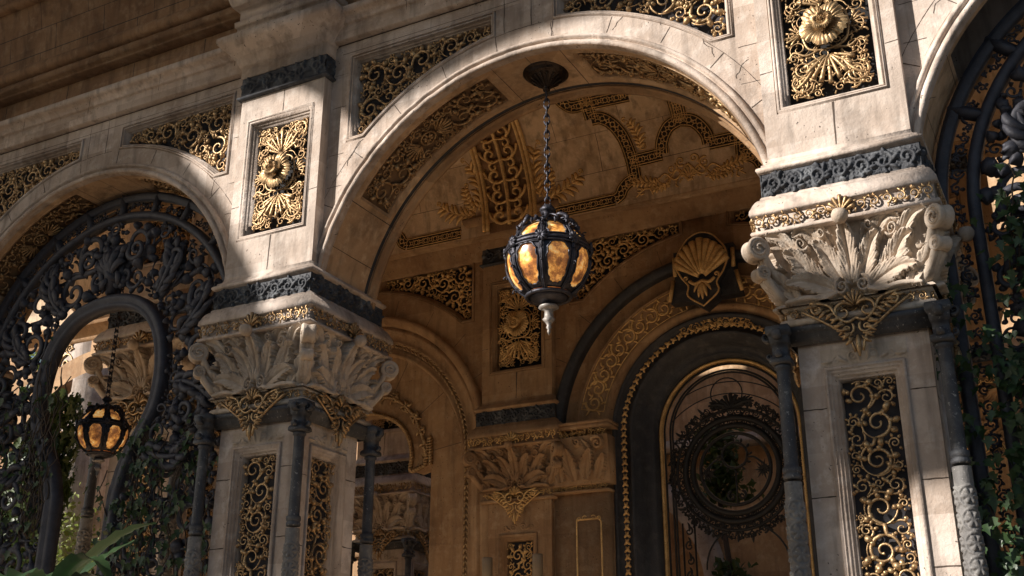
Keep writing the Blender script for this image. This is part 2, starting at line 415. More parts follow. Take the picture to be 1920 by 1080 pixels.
BROAD = leafmat('broad_leaf', (.022, .05, .018), (.035, .075, .025), .2)
BARK = plain('bark', (.09, .065, .045))
def glassmat():
    m_, t, b = mat('amber_glass'); co = nd(t, 'ShaderNodeTexCoord').outputs['Object']
    n = noise(t, co, 8, 7, .66)
    col = ramp(t, n, [(.37, (.14, .055, .022)), (.46, (.42, .16, .045)), (.54, (.95, .44, .10)), (.64, (1.0, .78, .40))])
    lw = nd(t, 'ShaderNodeLayerWeight')
    e = nd(t, 'ShaderNodeEmission'); t.links.new(col, e.inputs[0]); e.inputs[1].default_value = .27
    t.links.new(col, b.inputs['Base Color']); b.inputs['Roughness'].default_value = .25
    ad = nd(t, 'ShaderNodeAddShader'); t.links.new(b.outputs[0], ad.inputs[0]); t.links.new(e.outputs[0], ad.inputs[1])
    t.links.new(ad.outputs[0], t.nodes['Material Output'].inputs['Surface']); return m_
AMBER = glassmat()
GROUND = stone('ground_paving', (.11, .10, .095), (.08, .075, .07), (.14, .13, .12), pits=0, grime=.2)
BOUNCE = stone('warm_bounce_floor', (.90, .67, .42), (.82, .57, .33), (.92, .72, .50), pits=0, grime=.05)

# ------------------------------------------------------------------ setting
g_ = MB(); g_.grid(np.array([[(x, y, 0) for y in (-120, 0, 30, 400)] for x in (-400, -20, 20, 400)]))
tag(g_.build('ground', GROUND), kind='structure')
g_ = MB(); g_.box(-14, 8, 5.4, 11.2, .0, .02)  # unseen floor, added bright and warm to bounce light into the arcade
tag(g_.build('added_bounce_floor', BOUNCE), kind='structure')

AX = [-7.315, -3.128, 1.059]           # arch centres
PX = [-5.222, -1.035]                  # pier centres
AZ, AR = 4.33, 1.69
def arch_loop(cx, z0=-.02, r=AR, cz=AZ, hw=1.68, n=40):
    a = math.acos(min(1, hw / r)); return np.vstack([[(cx - hw, z0)], arc(cx, cz, r, PI - a, a, n), [(cx + hw, z0)]])[::-1]

# ------------------------------------------------------------------ front arcade
SPR = 1.93
def spandrel(cx, sg):
    a1 = math.acos(1.354 / SPR); a0 = math.acos(.23 / SPR)
    A = arc(0, AZ, SPR, a1, a0, 22)
    pts = np.vstack([[(1.52, 5.705)], [(1.52, 6.475)], [(.23, 6.475)], A[::-1]])
    if sg < 0: pts = np.stack([-pts[:, 0], pts[:, 1]], -1)[::-1]
    return pts + np.array([cx, 0])
FRP = [(0, 0), (0, -.02), (-.008, -.02), (-.008, .012), (-.018, .013), (-.018, -.014), (-.025, -.014), (-.025, .004), (-.036, .004), (-.036, -.03), (-.050, -.03), (-.050, -.05), (-.062, -.05), (-.064, -.13)]
def recess(parent, loop, f, seed, rmax, rmin, w=.11, strokes=None, name='panel', rs=1.0, gold=GOLD, prof=FRP, wg=-.055, stonem=None, back=VOID, sides=6, rm=.0042):
    """moulded frame + pierced gilt scrollwork + dark backing, frame is the part and the rest its sub-parts"""
    b = MB(); mould(b, loop, prof, f, closed=True); fr = b.build(name + '_frame', stonem or LIMEF, parent)
    if prof is FRP: ins = inset(loop, .063)
    else: ins = inset(loop, -prof[-1][0] - .001)
    if strokes is None: strokes = fill([ins], rmax, rmin, w, seed, margin=.002)
    b = MB(); emit(b, strokes, f, w0=wg, rs=rs, sides=sides, rmin=rm, seed=seed); b.build('gilt_scrollwork', gold, fr, smooth=True)
    b = MB(); A = np.asarray(ins); tri = np.array(tessellate_polygon([[Vector((p[0], p[1], 0)) for p in A]]))
    b.add(f(A[:, 0], A[:, 1], prof[-1][1] + .004), tri); b.build('recess_backing', back, fr)
    return fr

arcade = tag(empty('arcade_wall', (AX[1], 6.1, 0)), 'sunlit stone arcade wall with three round arches and gilded spandrel panels', 'arcade wall')
arcade_loc = np.array(arcade.location)
AW = empty  # alias unused
sp_loops = []
for cx in AX:
    for sg in (-1, 1): sp_loops.append(spandrel(cx, sg))
fA = frame(np.array([0, 6.1, 0]) - arcade_loc, (1, 0, 0), (0, 0, 1), (0, -1, 0))
b = MB()
XL, XR = -9.85, 7.6
def outline(top):
    o = [(XL, 4.36)]
    for c in AX: o += [tuple(q) for q in arch_loop(c, 4.36)[::-1]]
    return np.array(o + [(XR, 4.36), (XR, top), (XL, top)])
plate(b, outline(6.83), sp_loops + [rect(c - .33, c + .33, 5.022, 6.075) for c in PX], fA, 0, .02, back=False, rims=False)
plate(b, outline(8.1), [], fA, -.60, .01, back=False, rims=False)
b.build('wall', LIMEF, arcade)
# mortar joints: radial on the voussoirs, straight on the ashlar
b = MB()
def strip(b, p, q, wd=.005, f=fA, h=.0015, n=2):
    wd = wd * 1.35
    p, q = np.array(p, float), np.array(q, float); d = (q - p) / np.hypot(*(q - p)); nn = np.array([-d[1], d[0]]) * wd / 2
    k = 5; t = np.linspace(0, 1, k)[:, None]; j = rng.uniform(-.002, .002, (k, 1)) * d[::-1]
    c = p + (q - p) * t + j; ww = rng.uniform(.5, 1.3, (k, 1))
    b.grid(f(np.stack([c[:, 0] - nn[0] * ww[:, 0], c[:, 0] + nn[0] * ww[:, 0]]), np.stack([c[:, 1] - nn[1] * ww[:, 0], c[:, 1] + nn[1] * ww[:, 0]]), h))
for cx in AX:
    for k, a in enumerate(np.linspace(rad(14), rad(166), 12)):
        strip(b, (cx + 1.80 * math.cos(a), AZ + 1.80 * math.sin(a)), (cx + 1.925 * math.cos(a), AZ + 1.925 * math.sin(a)))
    A = arc(cx, AZ, 1.928, rad(22), rad(158), 50); seg = np.abs(A[:, 0] - cx)
    for i in range(len(A) - 1):
        if .23 < abs(A[i, 0] - cx) < 1.35: continue
        strip(b, A[i], A[i + 1], .003)
    for x in (-.16, .06): strip(b, (cx + x, 6.26), (cx + x, 6.58), .004)
    strip(b, (cx - 1.6, 6.50), (cx + 1.6, 6.50), .003)
    for sg in (-1, 1):
        for z in (4.95, 5.35, 5.62, 6.03, 6.32): strip(b, (cx + sg * 1.535, z), (cx + sg * 1.665, z), .003)
gk = np.random.default_rng(21)
for (x, z, a, L) in ((-2.1, 5.95, 1.2, .2), (-1.75, 5.6, 2.0, .22), (-1.62, 5.4, .9, .16), (-4.62, 5.5, 1.0, .25), (-2.9, 6.1, 1.7, .14), (-.42, 5.5, .9, .4), (-2.45, 6.02, 1.1, .12), (-5.95, 5.55, 1.3, .15)):
    p_ = np.array([x, z])
    for k in range(6):
        a2 = a + gk.uniform(-.6, .6); q_ = p_ + L / 6 * np.array([math.cos(a2), math.sin(a2)]); strip(b, p_, q_, .0035, fA, .0016); p_ = q_
b.build('mortar_joint', JOINT, arcade)
# archivolts
def arch_path(cx, r=AR, cz=AZ, hw=1.68, n=64):
    a = math.acos(min(1, hw / r)); return arc(cx, cz, r, PI - a, a, n)
for cx in AX:
    b = MB()  # path runs left to right over the crown, right-hand side = inward, so offsets are negative outward
    prof = [(-.112, 0.0), (-.109, -.034), (-.098, -.034), (-.094, .012), (-.086, .034), (-.074, .042), (-.062, .036), (-.056, .016), (-.050, .010), (-.046, .022), (-.036, .040), (-.020, .046), (-.006, .040), (0, .026), (.004, 0), (.0, -.03)]
    mould(b, arch_path(cx, n=220), prof, fA, wear=.0016); b.build('archivolt', LIMEF, arcade, smooth=True)
    # soffit
    fs = soffit(cx - arcade_loc[0], AZ, AR); yl = 6.07 - arcade_loc[1]; yb = 6.70 - arcade_loc[1]
    A1, A2 = rad(11), rad(57.5); sp = []
    for lo, hi in ((-rad(96), -A2), (-A1, A1), (A2, rad(96))): sp.append((lo, hi))
    b = MB(); y0p, y1p = 6.17 - arcade_loc[1], 6.60 - arcade_loc[1]
    mx = math.acos(1.68 / AR)
    lim = PI / 2 - mx
    for lo, hi in ((-lim, -A2), (-A1, A1), (A2, lim)):
        v = np.linspace(lo, hi, 16) * AR; u = np.array([yl, yb]); b.grid(fs(u[:, None], v[None], 0))
    for lo, hi in ((-A2, -A1), (A1, A2)):
        v = np.linspace(lo, hi, 24) * AR
        for ua, ub in ((yl, y0p), (y1p, yb)): b.grid(fs(np.array([[ua], [ub]]), v[None], 0))
    b.build('soffit', WARM, arcade)
    b = MB()
    for a in (-lim + .22, -A2 - .02, -A1 + .03, A1 - .03, .0, A2 + .25): strip(b, (yl + .01, a * AR), (yb - .04, a * AR), .004, fs, .0015)
    b.build('mortar_joint', JOINT, arcade)
    # rear rim roll
    b = MB(); mould(b, arch_path(cx), [(-.0, -.60), (.0, -.565), (.012, -.56), (.016, -.575), (.014, -.60), (.03, -.605), (.036, -.63), (.03, -.655), (.0, -.66), (-.10, -.66)], fA); b.build('rear_archivolt', LIME, arcade, smooth=True)
    b = MB(); mould(b, arch_path(cx, 1.689), [(.0, -.52), (.004, -.53), (.0, -.555)], fA); b.build('shadow_line', DARK, arcade)
    if abs(cx - AX[0]) < 4.3:
        for lo, hi, sd in ((-A2, -A1, 11), (A1, A2, 12)):
            lp = np.vstack([[(y0p, v * AR) for v in np.linspace(lo, hi, 16)], [(y1p, v * AR) for v in np.linspace(hi, lo, 16)]])[::-1]
            prof = [(0, 0), (-.006, .006), (-.014, .002), (-.022, -.012), (-.034, -.012), (-.038, -.045)]
            c = ((y0p + y1p) / 2, (lo + hi) / 2 * AR); L = (hi - lo) * AR / 2
            st = []
            ring = arc(c[0], c[1], .062, 0, 2 * PI, 24); st.append((ring, np.full(24, .009)))
            for k in range(8): st.append((np.array([(c[0] + t * math.cos(k * PI / 4), c[1] + t * math.sin(k * PI / 4)) for t in (.008, .03, .05)]), np.array([.006, .012, .004])))
            for s_ in (-1, 1):
                st += shell(c[0], c[1] + s_ * .075, s_ * PI / 2, .15, 9, 2.2)
                lp2 = np.array([(c[0] - .17, c[1] + s_ * .2), (c[0] + .17, c[1] + s_ * .2), (c[0] + .17, c[1] + s_ * (L - .045)), (c[0] - .17, c[1] + s_ * (L - .045))])
                st += fill([lp2], .10, .028, .105, sd + s_, leaves=5)
            for s_ in (-1, 1):
                st += fill([np.array([(c[0] + s_ * .075, c[1] - .21), (c[0] + s_ * .172, c[1] - .21), (c[0] + s_ * .172, c[1] + .21), (c[0] + s_ * .075, c[1] + .21)])], .05, .018, .12, sd + 7 + s_)
            recess(arcade, lp, fs, sd, .1, .03, strokes=st, name='soffit_panel', prof=prof, wg=-.018, stonem=WARM, back=VOIDW, rm=.0045)
for i, lp in enumerate(sp_loops[:5]):
    recess(arcade, lp, fA, 20 + i, .105, .02, w=.115, name='spandrel_panel', rm=.0048)

# entablature over the wall
b = MB()
CP = [(0, -.01), (0, .055), (.008, .062), (.125, .066), (.126, .086), (.14, .092), (.16, .108), (.18, .135), (.182, .156), (.225, .162), (.235, .158), (.236, .05), (.25, -.02)]
fC = frame(np.array([0, 6.1, 6.595]) - arcade_loc, (1, 0, 0), (0, 0, 1), (0, -1, 0))
cp = np.array(CP); 
for x0, x1 in ((XL, PX[0] - .41), (PX[0] + .41, PX[1] - .41), (PX[1] + .41, XR)):
    xs = np.linspace(x0, x1, 8); b.grid(fC(xs[:, None], cp[None, :, 0], cp[None, :, 1]))
b.build('cornice', LIMEF, arcade)
b = MB()
top = [(6.83, -.012), (7.13, -.012)]
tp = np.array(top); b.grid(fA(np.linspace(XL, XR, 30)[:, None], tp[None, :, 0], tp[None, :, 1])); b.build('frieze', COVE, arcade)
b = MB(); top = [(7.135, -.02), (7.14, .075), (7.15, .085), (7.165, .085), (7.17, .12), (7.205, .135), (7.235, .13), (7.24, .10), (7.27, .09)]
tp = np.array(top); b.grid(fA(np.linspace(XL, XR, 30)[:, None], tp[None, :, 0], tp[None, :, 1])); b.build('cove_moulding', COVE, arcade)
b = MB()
strip(b, (XL, 6.588), (XR, 6.588), .010)  # painted shade line under the cornice, not a joint; the uprights are joints
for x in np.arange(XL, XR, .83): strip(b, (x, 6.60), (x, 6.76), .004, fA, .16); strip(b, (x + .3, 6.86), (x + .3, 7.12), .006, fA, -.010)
b.build('mortar_joint', JOINT, arcade)  # the joints plus the painted shade line under the cornice

# ------------------------------------------------------------------ piers
def sq_mould(b, prof, half, z0, f0=(0, 0), mi=0):
    """profile (z, outward) around a square of half width `half`"""
    pr = np.array(prof, float); ring = []
    for z, o in pr:
        h = half + o; ring.append([(-h, -h, z0 + z), (h, -h, z0 + z), (h, h, z0 + z), (-h, h, z0 + z)])
    b.grid(np.array(ring), cv=True, mi=mi)
def faces4(half):
    """the four planes of a square pier: u across, v = z, w outward"""
    return [frame((0, -half, 0), (1, 0, 0), (0, 0, 1), (0, -1, 0)), frame((half, 0, 0), (0, 1, 0), (0, 0, 1), (1, 0, 0)),
            frame((0, half, 0), (-1, 0, 0), (0, 0, 1), (0, 1, 0)), frame((-half, 0, 0), (0, -1, 0), (0, 0, 1), (-1, 0, 0))]
def flower_strokes():
    st = []
    lo = rect(-.25, .25, 5.10, 6.0)
    c = 5.56
    st += shell(0, c + .17, PI / 2, .21, 9, 2.3, .06) + shell(0, c - .17, -PI / 2, .21, 9, 2.3, .06)
    st += shell(-.15, c, PI, .105, 7, 2.3, .06) + shell(.15, c, 0, .105, 7, 2.3, .06)
    q = []
    q.append(spiral(.155, 5.215, .082, 1.4, -1, 1.6, .13)); q.append(spiral(.165, 5.915, .072, -1.2, 1, 1.6, .13))
    q += acanthus(.08, 5.33, -1.1, .2, .8, .02, 4) + acanthus(.09, 5.77, 1.2, .17, -.9, .02, 4)
    q += fill([np.array([(.05, 5.11), (.24, 5.11), (.24, 5.46), (.12, 5.40), (.07, 5.34)])], .06, .018, .12, 5, leaves=4)
    q += fill([np.array([(.05, 5.99), (.07, 5.80), (.12, 5.74), (.24, 5.66), (.24, 5.99)])], .06, .018, .12, 6, leaves=4)
    q += [(smooth([(.05, 5.42), (.13, 5.40), (.2, 5.44), (.235, 5.40)], 12), np.full(len(smooth([(.05, 5.42), (.13, 5.40), (.2, 5.44), (.235, 5.40)], 12)), .010))]
    q += [(smooth([(.0, 5.415), (.07, 5.425), (.12, 5.46), (.14, 5.56), (.12, 5.66), (.07, 5.70), (0, 5.71)], 24), np.full(len(smooth([(.0, 5.415), (.07, 5.425), (.12, 5.46), (.14, 5.56), (.12, 5.66), (.07, 5.70), (0, 5.71)], 24)), .010))]
    bgf = fill([rect(-.248, .248, 5.10, 6.0)], .075, .03, .085, 15, leaves=4, dens=4000)
    return st + mirror(q) + [(p_, r_ * .7) for p_, r_ in bgf]
FST = flower_strokes()
def flower_mesh(f, cx, cz, R=.15):
    b = MB(); nr, na = 10, 90
    for lay, (RR, w0, ph) in enumerate(((R, .0, .3), (R * .46, .05, .93))):
        th = np.linspace(0, 2 * PI, na, endpoint=False); k = 5
        out = RR * (.80 + .20 * np.abs(np.cos((th + ph) * k / 2)) ** .5) * (1 + .03 * np.sin(23 * th))
        t = np.linspace(.08, 1, nr)[:, None]
        u = cx + out * t * np.cos(th); v = cz + out * t * np.sin(th)
        w_ = w0 + .055 * np.sin(t * 2.4) + .010 * t * np.sin(30 * th) + .02 * t * np.abs(np.cos((th + ph) * k / 2))
        b.grid(f(u, v, w_), cv=True)
    th = np.linspace(0, 2 * PI, 10, endpoint=False)
    for rr, h in ((.0, .12), (.022, .105)):
        for a in (th if rr else [0]):
            p = np.array([(cx + rr * math.cos(a) + .010 * math.cos(q), cz + rr * math.sin(a) + .010 * math.sin(q)) for q in np.linspace(0, 2 * PI, 8, endpoint=False)])
            b.grid(np.stack([f(p[:, 0], p[:, 1], w0) for w0 in (.02, h)] + [f(cx + rr * math.cos(a) + 0 * p[:, 0], cz + rr * math.sin(a) + 0 * p[:, 1], h + .008)], 0), cv=True)
    return b

def frieze_strokes(x0, x1, z0, z1, seed, rs=1.0, w=.17):
    g = np.random.default_rng(seed); st = []; h = (z1 - z0) / 2; n = max(2, int((x1 - x0) / (h * 1.9))); dx = (x1 - x0) / n
    for i in range(n):
        cx = x0 + (i + .5) * dx; sg = 1 if i % 2 else -1; cz = (z0 + z1) / 2
        st.append(spiral(cx, cz, h * .82, -sg * PI / 2 + PI, -sg, 1.35, w))
        for k in range(5):
            a = g.uniform(0, 2 * PI); st.append(leaflet(cx + h * .75 * math.cos(a), cz + h * .7 * math.sin(a), a + .8, h * .8, g.uniform(-2, 2), h * w * .9))
    return st
def frieze(b, f, x0, x1, z0, z1, seed, pierced=True, w0=0, rs=1.0, w=.17, sides=5):
    st = frieze_strokes(x0, x1, z0, z1, seed, w=w)
    emit(b, st, f, sides=sides, w0=w0, flat=1.2, jit=.004, seed=seed, rs=rs, rmin=.0035)

# capital relief shared by the piers
CZ0, CZ1 = 3.785, 4.245
def carve_leaf(H, X, Y, pts, w, h0, h1, lobes=5, vein=.012, sgn=0):
    """stamp one crisp acanthus leaf into a height field; h rises from h0 at the foot to h1 at the curled tip"""
    sp = resample(smooth(pts, 16), 22); GX, GY = np.meshgrid(X, Y, indexing='ij')
    T = np.gradient(sp, axis=0); T /= np.linalg.norm(T, axis=1)[:, None]
    d2 = (GX[..., None] - sp[:, 0]) ** 2 + (GY[..., None] - sp[:, 1]) ** 2; k = d2.argmin(-1)
    dx, dy = GX - sp[k, 0], GY - sp[k, 1]; lat = dx * -T[k, 1] + dy * T[k, 0]; al = dx * T[k, 0] + dy * T[k, 1]
    sm = k / 21.0 + al / (np.hypot(*np.diff(sp, axis=0).T).sum() + 1e-9)
    prof = np.sin(PI * np.clip(.16 + .80 * sm, 0, 1)) ** .75
    W_ = w * prof * (.70 + .30 * np.abs(np.cos(PI * lobes * (sm - .55 * np.abs(lat) / w))) ** .55)
    ins = (np.abs(lat) < W_) & (sm > -.02) & (sm < 1.03)
    q = np.clip(np.abs(lat) / np.maximum(W_, 1e-4), 0, 1)
    h = h0 + (h1 - h0) * np.clip(sm, 0, 1) ** 1.7 + w * .30 * q ** 1.5 - w * .42 * np.clip(q - .8, 0, 1) * 2
    h = h - vein * np.exp(-(lat / (w * .12)) ** 2) - vein * .7 * np.maximum(0, np.cos(2 * PI * lobes * 1.6 * (sm - .55 * np.abs(lat) / w))) ** 3 * q
    return np.where(ins, np.maximum(H, h), H)
def cap_height(nx, ny):
    H_ = CZ1 - CZ0; X = np.linspace(-.52, .52, nx); Y = np.linspace(0, H_, ny); H = np.zeros((nx, ny))
    for s_ in (1, -1):
        m_ = lambda p: [(s_ * a, b_) for a, b_ in p]
        H = carve_leaf(H, X, Y, m_([(.16, .24), (.19, .34), (.26, .42), (.34, .40)]), .050, .012, .035, 4)
        H = carve_leaf(H, X, Y, m_([(.10, .26), (.12, .36), (.17, .43), (.23, .43)]), .035, .012, .03, 3)
        H = carve_leaf(H, X, Y, m_([(.34, .20), (.36, .30), (.42, .40), (.50, .42)]), .060, .02, .05, 4)
        H = carve_leaf(H, X, Y, m_([(.20, .08), (.30, .18), (.38, .28), (.44, .30)]), .085, .03, .075, 5)
        H = carve_leaf(H, X, Y, m_([(.05, .08), (.12, .20), (.17, .29), (.22, .33)]), .080, .035, .085, 5)
        H = carve_leaf(H, X, Y, m_([(.12, .05), (.24, .10), (.35, .13), (.44, .12)]), .070, .045, .095, 5)
        H = carve_leaf(H, X, Y, m_([(.40, .02), (.46, .10), (.49, .18), (.50, .24)]), .060, .04, .085, 3)
    H = carve_leaf(H, X, Y, [(0, .08), (0, .2), (0, .32), (0, .42)], .078, .05, .105, 4, .016)
    st = mirror([spiral(.075, .065, .055, PI / 2, -1, 1.7, .17), (smooth([(.12, .03), (.2, .012), (.33, .03), (.46, .02)], 16), np.full(len(smooth([(.12, .03), (.2, .012), (.33, .03), (.46, .02)], 16)), .016)),
                 spiral(.30, .345, .042, 3.6, 1, 1.5, .2), spiral(.155, .385, .03, -.5, -1, 1.4, .22), leaflet(.02, .10, 1.0, .08, .4, .013), leaflet(.008, .10, 1.4, .10, .2, .013)])
    _, _, h2 = relief(st, -.52, .52, 0, H_, nx, ny, hs=1.2, groove=True)
    H = np.maximum(H, np.where(h2 > .002, h2 + .055, 0) * (h2 > .002))
    H = np.maximum(H, .03 * np.clip(1 - Y / .03, 0, 1)[None] ** .5 + .012 * np.clip((Y - H_ + .02) / .01, 0, 1)[None])
    return X, Y, (H + H[::-1]) / 2
def build_capital(b, half_b=.400, half_t=.475):
    nx, ny = 210, 96; H_ = CZ1 - CZ0
    X, Y, Hh = cap_height(nx, ny); v = Y / H_
    bell = half_b + (half_t - half_b) * (v ** 1.6) - .03 * np.sin(PI * v)
    U = X / .52; edge = Hh[-1]
    for k in range(4):
        a = k * PI / 2; c, s_ = math.cos(a), math.sin(a)
        nrm = bell[None] + Hh; lat = U[:, None] * (bell[None] + edge[None] * np.abs(U[:, None]) ** 5)
        x, y = lat, -nrm
        b.grid(np.stack([c * x - s_ * y, s_ * x + c * y, np.broadcast_to(CZ0 + Y[None], x.shape)], -1))
def build_horn(b, k):
    up3 = np.array([0, 0, 1.])
    if True:
        a = PI / 4 + k * PI / 2; d = np.array([math.cos(a), math.sin(a), 0]); sd = np.array([-d[1], d[0], 0])
        for (rr, zz, R, wd) in ((.71, 4.13, .072, .050), (.69, 3.985, .044, .046)):
            c = d * rr + up3 * zz
            th = np.linspace(0, 2 * PI, 28, endpoint=False)
            pr = [(.001, -wd * .72), (R * .55, -wd * .80), (R * .86, -wd), (R, -wd * .8), (R * .90, -wd * .3), (R * .86, 0), (R * .90, wd * .3), (R, wd * .8), (R * .86, wd), (R * .55, wd * .80), (.001, wd * .72)]
            b.grid(np.stack([c + d * (q * np.cos(th))[:, None] + up3 * (q * np.sin(th))[:, None] + sd * o_ for q, o_ in pr]), cv=True)
            for s_ in (-1, 1):
                t = np.linspace(0, 1, 30); an = PI * .9 - t * 2 * PI * 1.75; r = R * .84 * (1 - .9 * t)
                tube3(b, c + d * (r * np.cos(an))[:, None] + up3 * (r * np.sin(an))[:, None] + sd * (s_ * (wd * .80 + .01 * t))[:, None], R * .13 * (1 - .4 * t), 6)
            t = np.linspace(0, 1, 12)[:, None]; p0 = c - d * R * .45 - up3 * R * .55; p1 = d * (.49) + up3 * max(zz - .24, 3.80)
            for off in (-.6, 0, .6):
                tube3(b, p0 * (1 - t) + p1 * t + sd * (wd * off) * (1 - .4 * t) + (d * .03 * np.sin(PI * t)), np.linspace(wd * .36, wd * .75, 12) * (1 + .12 * np.sin(np.linspace(0, 12, 12))), 8)
def build_ball(b, k):
    if True:
        a = k * PI / 2 - PI / 2; d = np.array([math.cos(a), math.sin(a), 0]); c = d * .585 + np.array([0, 0, 4.212])
        b.lathe([(.001, -.048), (.026, -.040), (.045, -.014), (.047, .008), (.036, .032), (.001, .046)], 16, c)

def lathe_relief(b, cx, cy, r, z0, z1, seed):
    """decorated lower drum: rosettes in interlaced rings"""
    st = []; n = 3; H = .115; W_ = 2 * PI * r
    for j in range(int((z1 - z0) / H)):
        for i in range(-1, n + 1):
            x = (i + .5) * W_ / n; z = z0 + (j + .5) * H
            st.append((arc(x, z, H * .46, 0, 2 * PI, 18), np.full(18, .007)))
            for k in range(6): st.append((np.array([(x, z), (x + .03 * math.cos(k * PI / 3), z + .03 * math.sin(k * PI / 3))]), np.array([.006, .012])))
    nx, ny = 84, int((z1 - z0) / .005)
    X, Z, Hh = relief(st, 0, W_, z0, z1, nx, ny, hs=1.0, hcap=.012)
    a = X[:-1] / r; Hh = Hh[:-1]
    b.grid(np.stack([cx + (r + Hh) * np.cos(a)[:, None], cy + (r + Hh) * np.sin(a)[:, None], np.broadcast_to(Z[None], Hh.shape)], -1), cu=True)

def build_pier(x, y, label, lower=True, full=True):
    CARVE_, GO = (CARVE, GOLD) if lower else (LIME, GOLDD)
    p = tag(empty('stone_pier' if lower else 'wall_pilaster', (x, y, 0)), label, 'pier' if lower else 'pilaster')
    F = faces4(.41); Fl = faces4(.35)
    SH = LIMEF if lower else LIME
    sides = [0, 1] if full else [0]
    # upper shaft
    b = MB(); pl = rect(-.33, .33, 5.022, 6.075)
    plate(b, rect(-.41, .41, 4.70, 6.30), [pl], F[0], 0, .01, back=False, rims=False)
    for k in (1, 3):
        # side returns up to the wall
        u0_, u1_ = (-.41, -.31) if k == 1 else (.31, .41)
        plate(b, rect(u0_, u1_, 4.70, 6.30), [], F[k], 0, .01, back=False, rims=False)
    b.box(-.409, .409, -.30, .28, 4.66, 4.70)
    b.build('upper_shaft', SH, p)
    fr = recess(p, pl, F[0], 31, .1, .02, strokes=FST, name='flower_panel', rs=.85, rm=.0042, stonem=SH, gold=GO, back=VOIDD)
    o = flower_mesh(frame((0, -.37, 0), (1, 0, 0), (0, 0, 1), (0, -1, 0)), 0, 5.56).build('gilt_flower', GO, fr, smooth=True)
    b = MB()
    strip(b, (-.004, 4.74), (.004, 5.02), .008, F[0]); strip(b, (-.41, 5.32), (-.335, 5.325), .004, F[0]); strip(b, (.335, 5.32), (.41, 5.325), .004, F[0]); strip(b, (.02, 6.08), (.02, 6.27), .005, F[0])
    b.build('mortar_joint', JOINT, p)
    # upper mouldings (abacus under the arch springing)
    b = MB()
    sq_mould(b, [(0, 0), (-.02, .003), (-.035, .012), (-.045, .03), (-.05, .035), (-.062, .036), (-.066, .046), (-.075, .060), (-.088, .064), (-.10, .058), (-.104, .05), (-.112, .045), (-.112, .02)], .41, 4.735)
    b.build('upper_moulding', SH, p)
    b = MB()
    for k in range(4): plate(b, rect(-.455, .455, 4.470, 4.625), [], faces4(.448)[k], 0, .01, back=False, rims=False)
    st = frieze_strokes(-.44, .44, 4.482, 4.612, 44, w=.20) + [(p_, r_ * .7) for p_, r_ in fill([rect(-.44, .44, 4.478, 4.612)], .028, .012, .16, 44, leaves=3)]
    for k in ([0, 1] if full else [0]):
        relief_mesh(b, st, faces4(.450)[k], -.455, .455, 4.470, 4.625, .0048, hs=2.2)
    b.build('dark_frieze', DARKC, p)
    b = MB()
    sq_mould(b, [(.0, .02), (0, .045), (-.01, .052), (-.022, .055), (-.026, .065), (-.04, .078), (-.065, .092), (-.085, .10), (-.10, .108), (-.125, .112), (-.135, .108), (-.138, .09), (-.15, .085)], .41, 4.475)
    sq_mould(b, [(.0, .085), (-.085, .085), (-.09, .105), (-.105, .112), (-.115, .105), (-.118, .06)], .41, 4.33)
    b.build('abacus', SH, p)
    b = MB()
    for k in (range(4) if full else (0, 1, 3)):
        b = MB(); f = faces4(.51)[k]; frieze(b, f, -.50, .50, 4.255, 4.33, 50 + k, w0=.004)
        emit(b, shell(0, 4.26, PI / 2, .10, 7, 2.4, .08), f, w0=.02)
        b.build('gilt_strip', GO, p, smooth=True)
    b = MB(); build_capital(b); cpt = b.build('capital', CARVE_, p, smooth=False)
    for k in range(4): b = MB(); build_horn(b, k); b.build('volute', CARVE_, cpt, smooth=True)
    for k in range(4): b = MB(); build_ball(b, k); b.build('boss', CARVE_, cpt, smooth=True)
    # neck
    b = MB()
    sq_mould(b, [(0, .0), (-.012, .004), (-.02, -.02), (-.07, -.02), (-.075, .0), (-.085, .012), (-.10, .016), (-.115, .010), (-.12, -.01)], .405, 3.79)
    b.build('necking', CARVE_, p)
    b = MB()
    for k in (range(4) if full else (0, 1, 3)):
        b = MB(); frieze(b, faces4(.39)[k], -.38, .38, 3.712, 3.775, 60 + k, w0=.006); b.build('gilt_strip', GO, p, smooth=True)
    # pendants
    b = MB()
    pen = [np.array([(-.30, 3.79), (-.22, 3.71), (-.10, 3.64), (0, 3.455), (.10, 3.64), (.22, 3.71), (.30, 3.79), (0, 3.82)])]
    q = []
    q.append(spiral(.065, 3.70, .062, 2.6, -1, 1.3, .15)); q.append(spiral(.05, 3.60, .04, 2.2, 1, 1.3, .18)); q.append(spiral(.20, 3.735, .045, 2.6, -1, 1.4, .18))
    for k, (xx, zz) in enumerate([(.13, 3.65), (.10, 3.62), (.08, 3.58), (.055, 3.55), (.035, 3.52), (.17, 3.675), (.22, 3.69), (.26, 3.71)]):
        q.append(leaflet(xx * .7, zz + .03, -.9, .06, .5, .010)); q.append(leaflet(xx * .75, zz + .05, -.3, .07, .6, .009))
    q.append((smooth([(.02, 3.47), (.05, 3.56), (.12, 3.62), (.2, 3.68), (.29, 3.74)], 16), np.full(len(smooth([(.02, 3.47), (.05, 3.56), (.12, 3.62), (.2, 3.68), (.29, 3.74)], 16)), .008)))
    q.append((smooth([(.0, 3.66), (.05, 3.64), (.10, 3.68), (.14, 3.75), (.24, 3.78)], 16), np.full(len(smooth([(.0, 3.66), (.05, 3.64), (.10, 3.68), (.14, 3.75), (.24, 3.78)], 16)), .009)))
    st = mirror(q) + [leaflet(0, 3.56, -PI / 2, .12, 0, .015), (np.array([(0, 3.47), (0, 3.452)]), np.array([.010, .006]))] + shell(0, 3.73, PI / 2, .09, 7, 2, .08)
    for k in ([0, 1, 3] if full else [0]):
        f = faces4(.445)[k]; b = MB()
        emit(b, st, f, w0=.0, flat=1.3, jit=.008, sides=6, seed=4)
        b.build('gilt_pendant', GO, p, smooth=True)
    hwl = .35
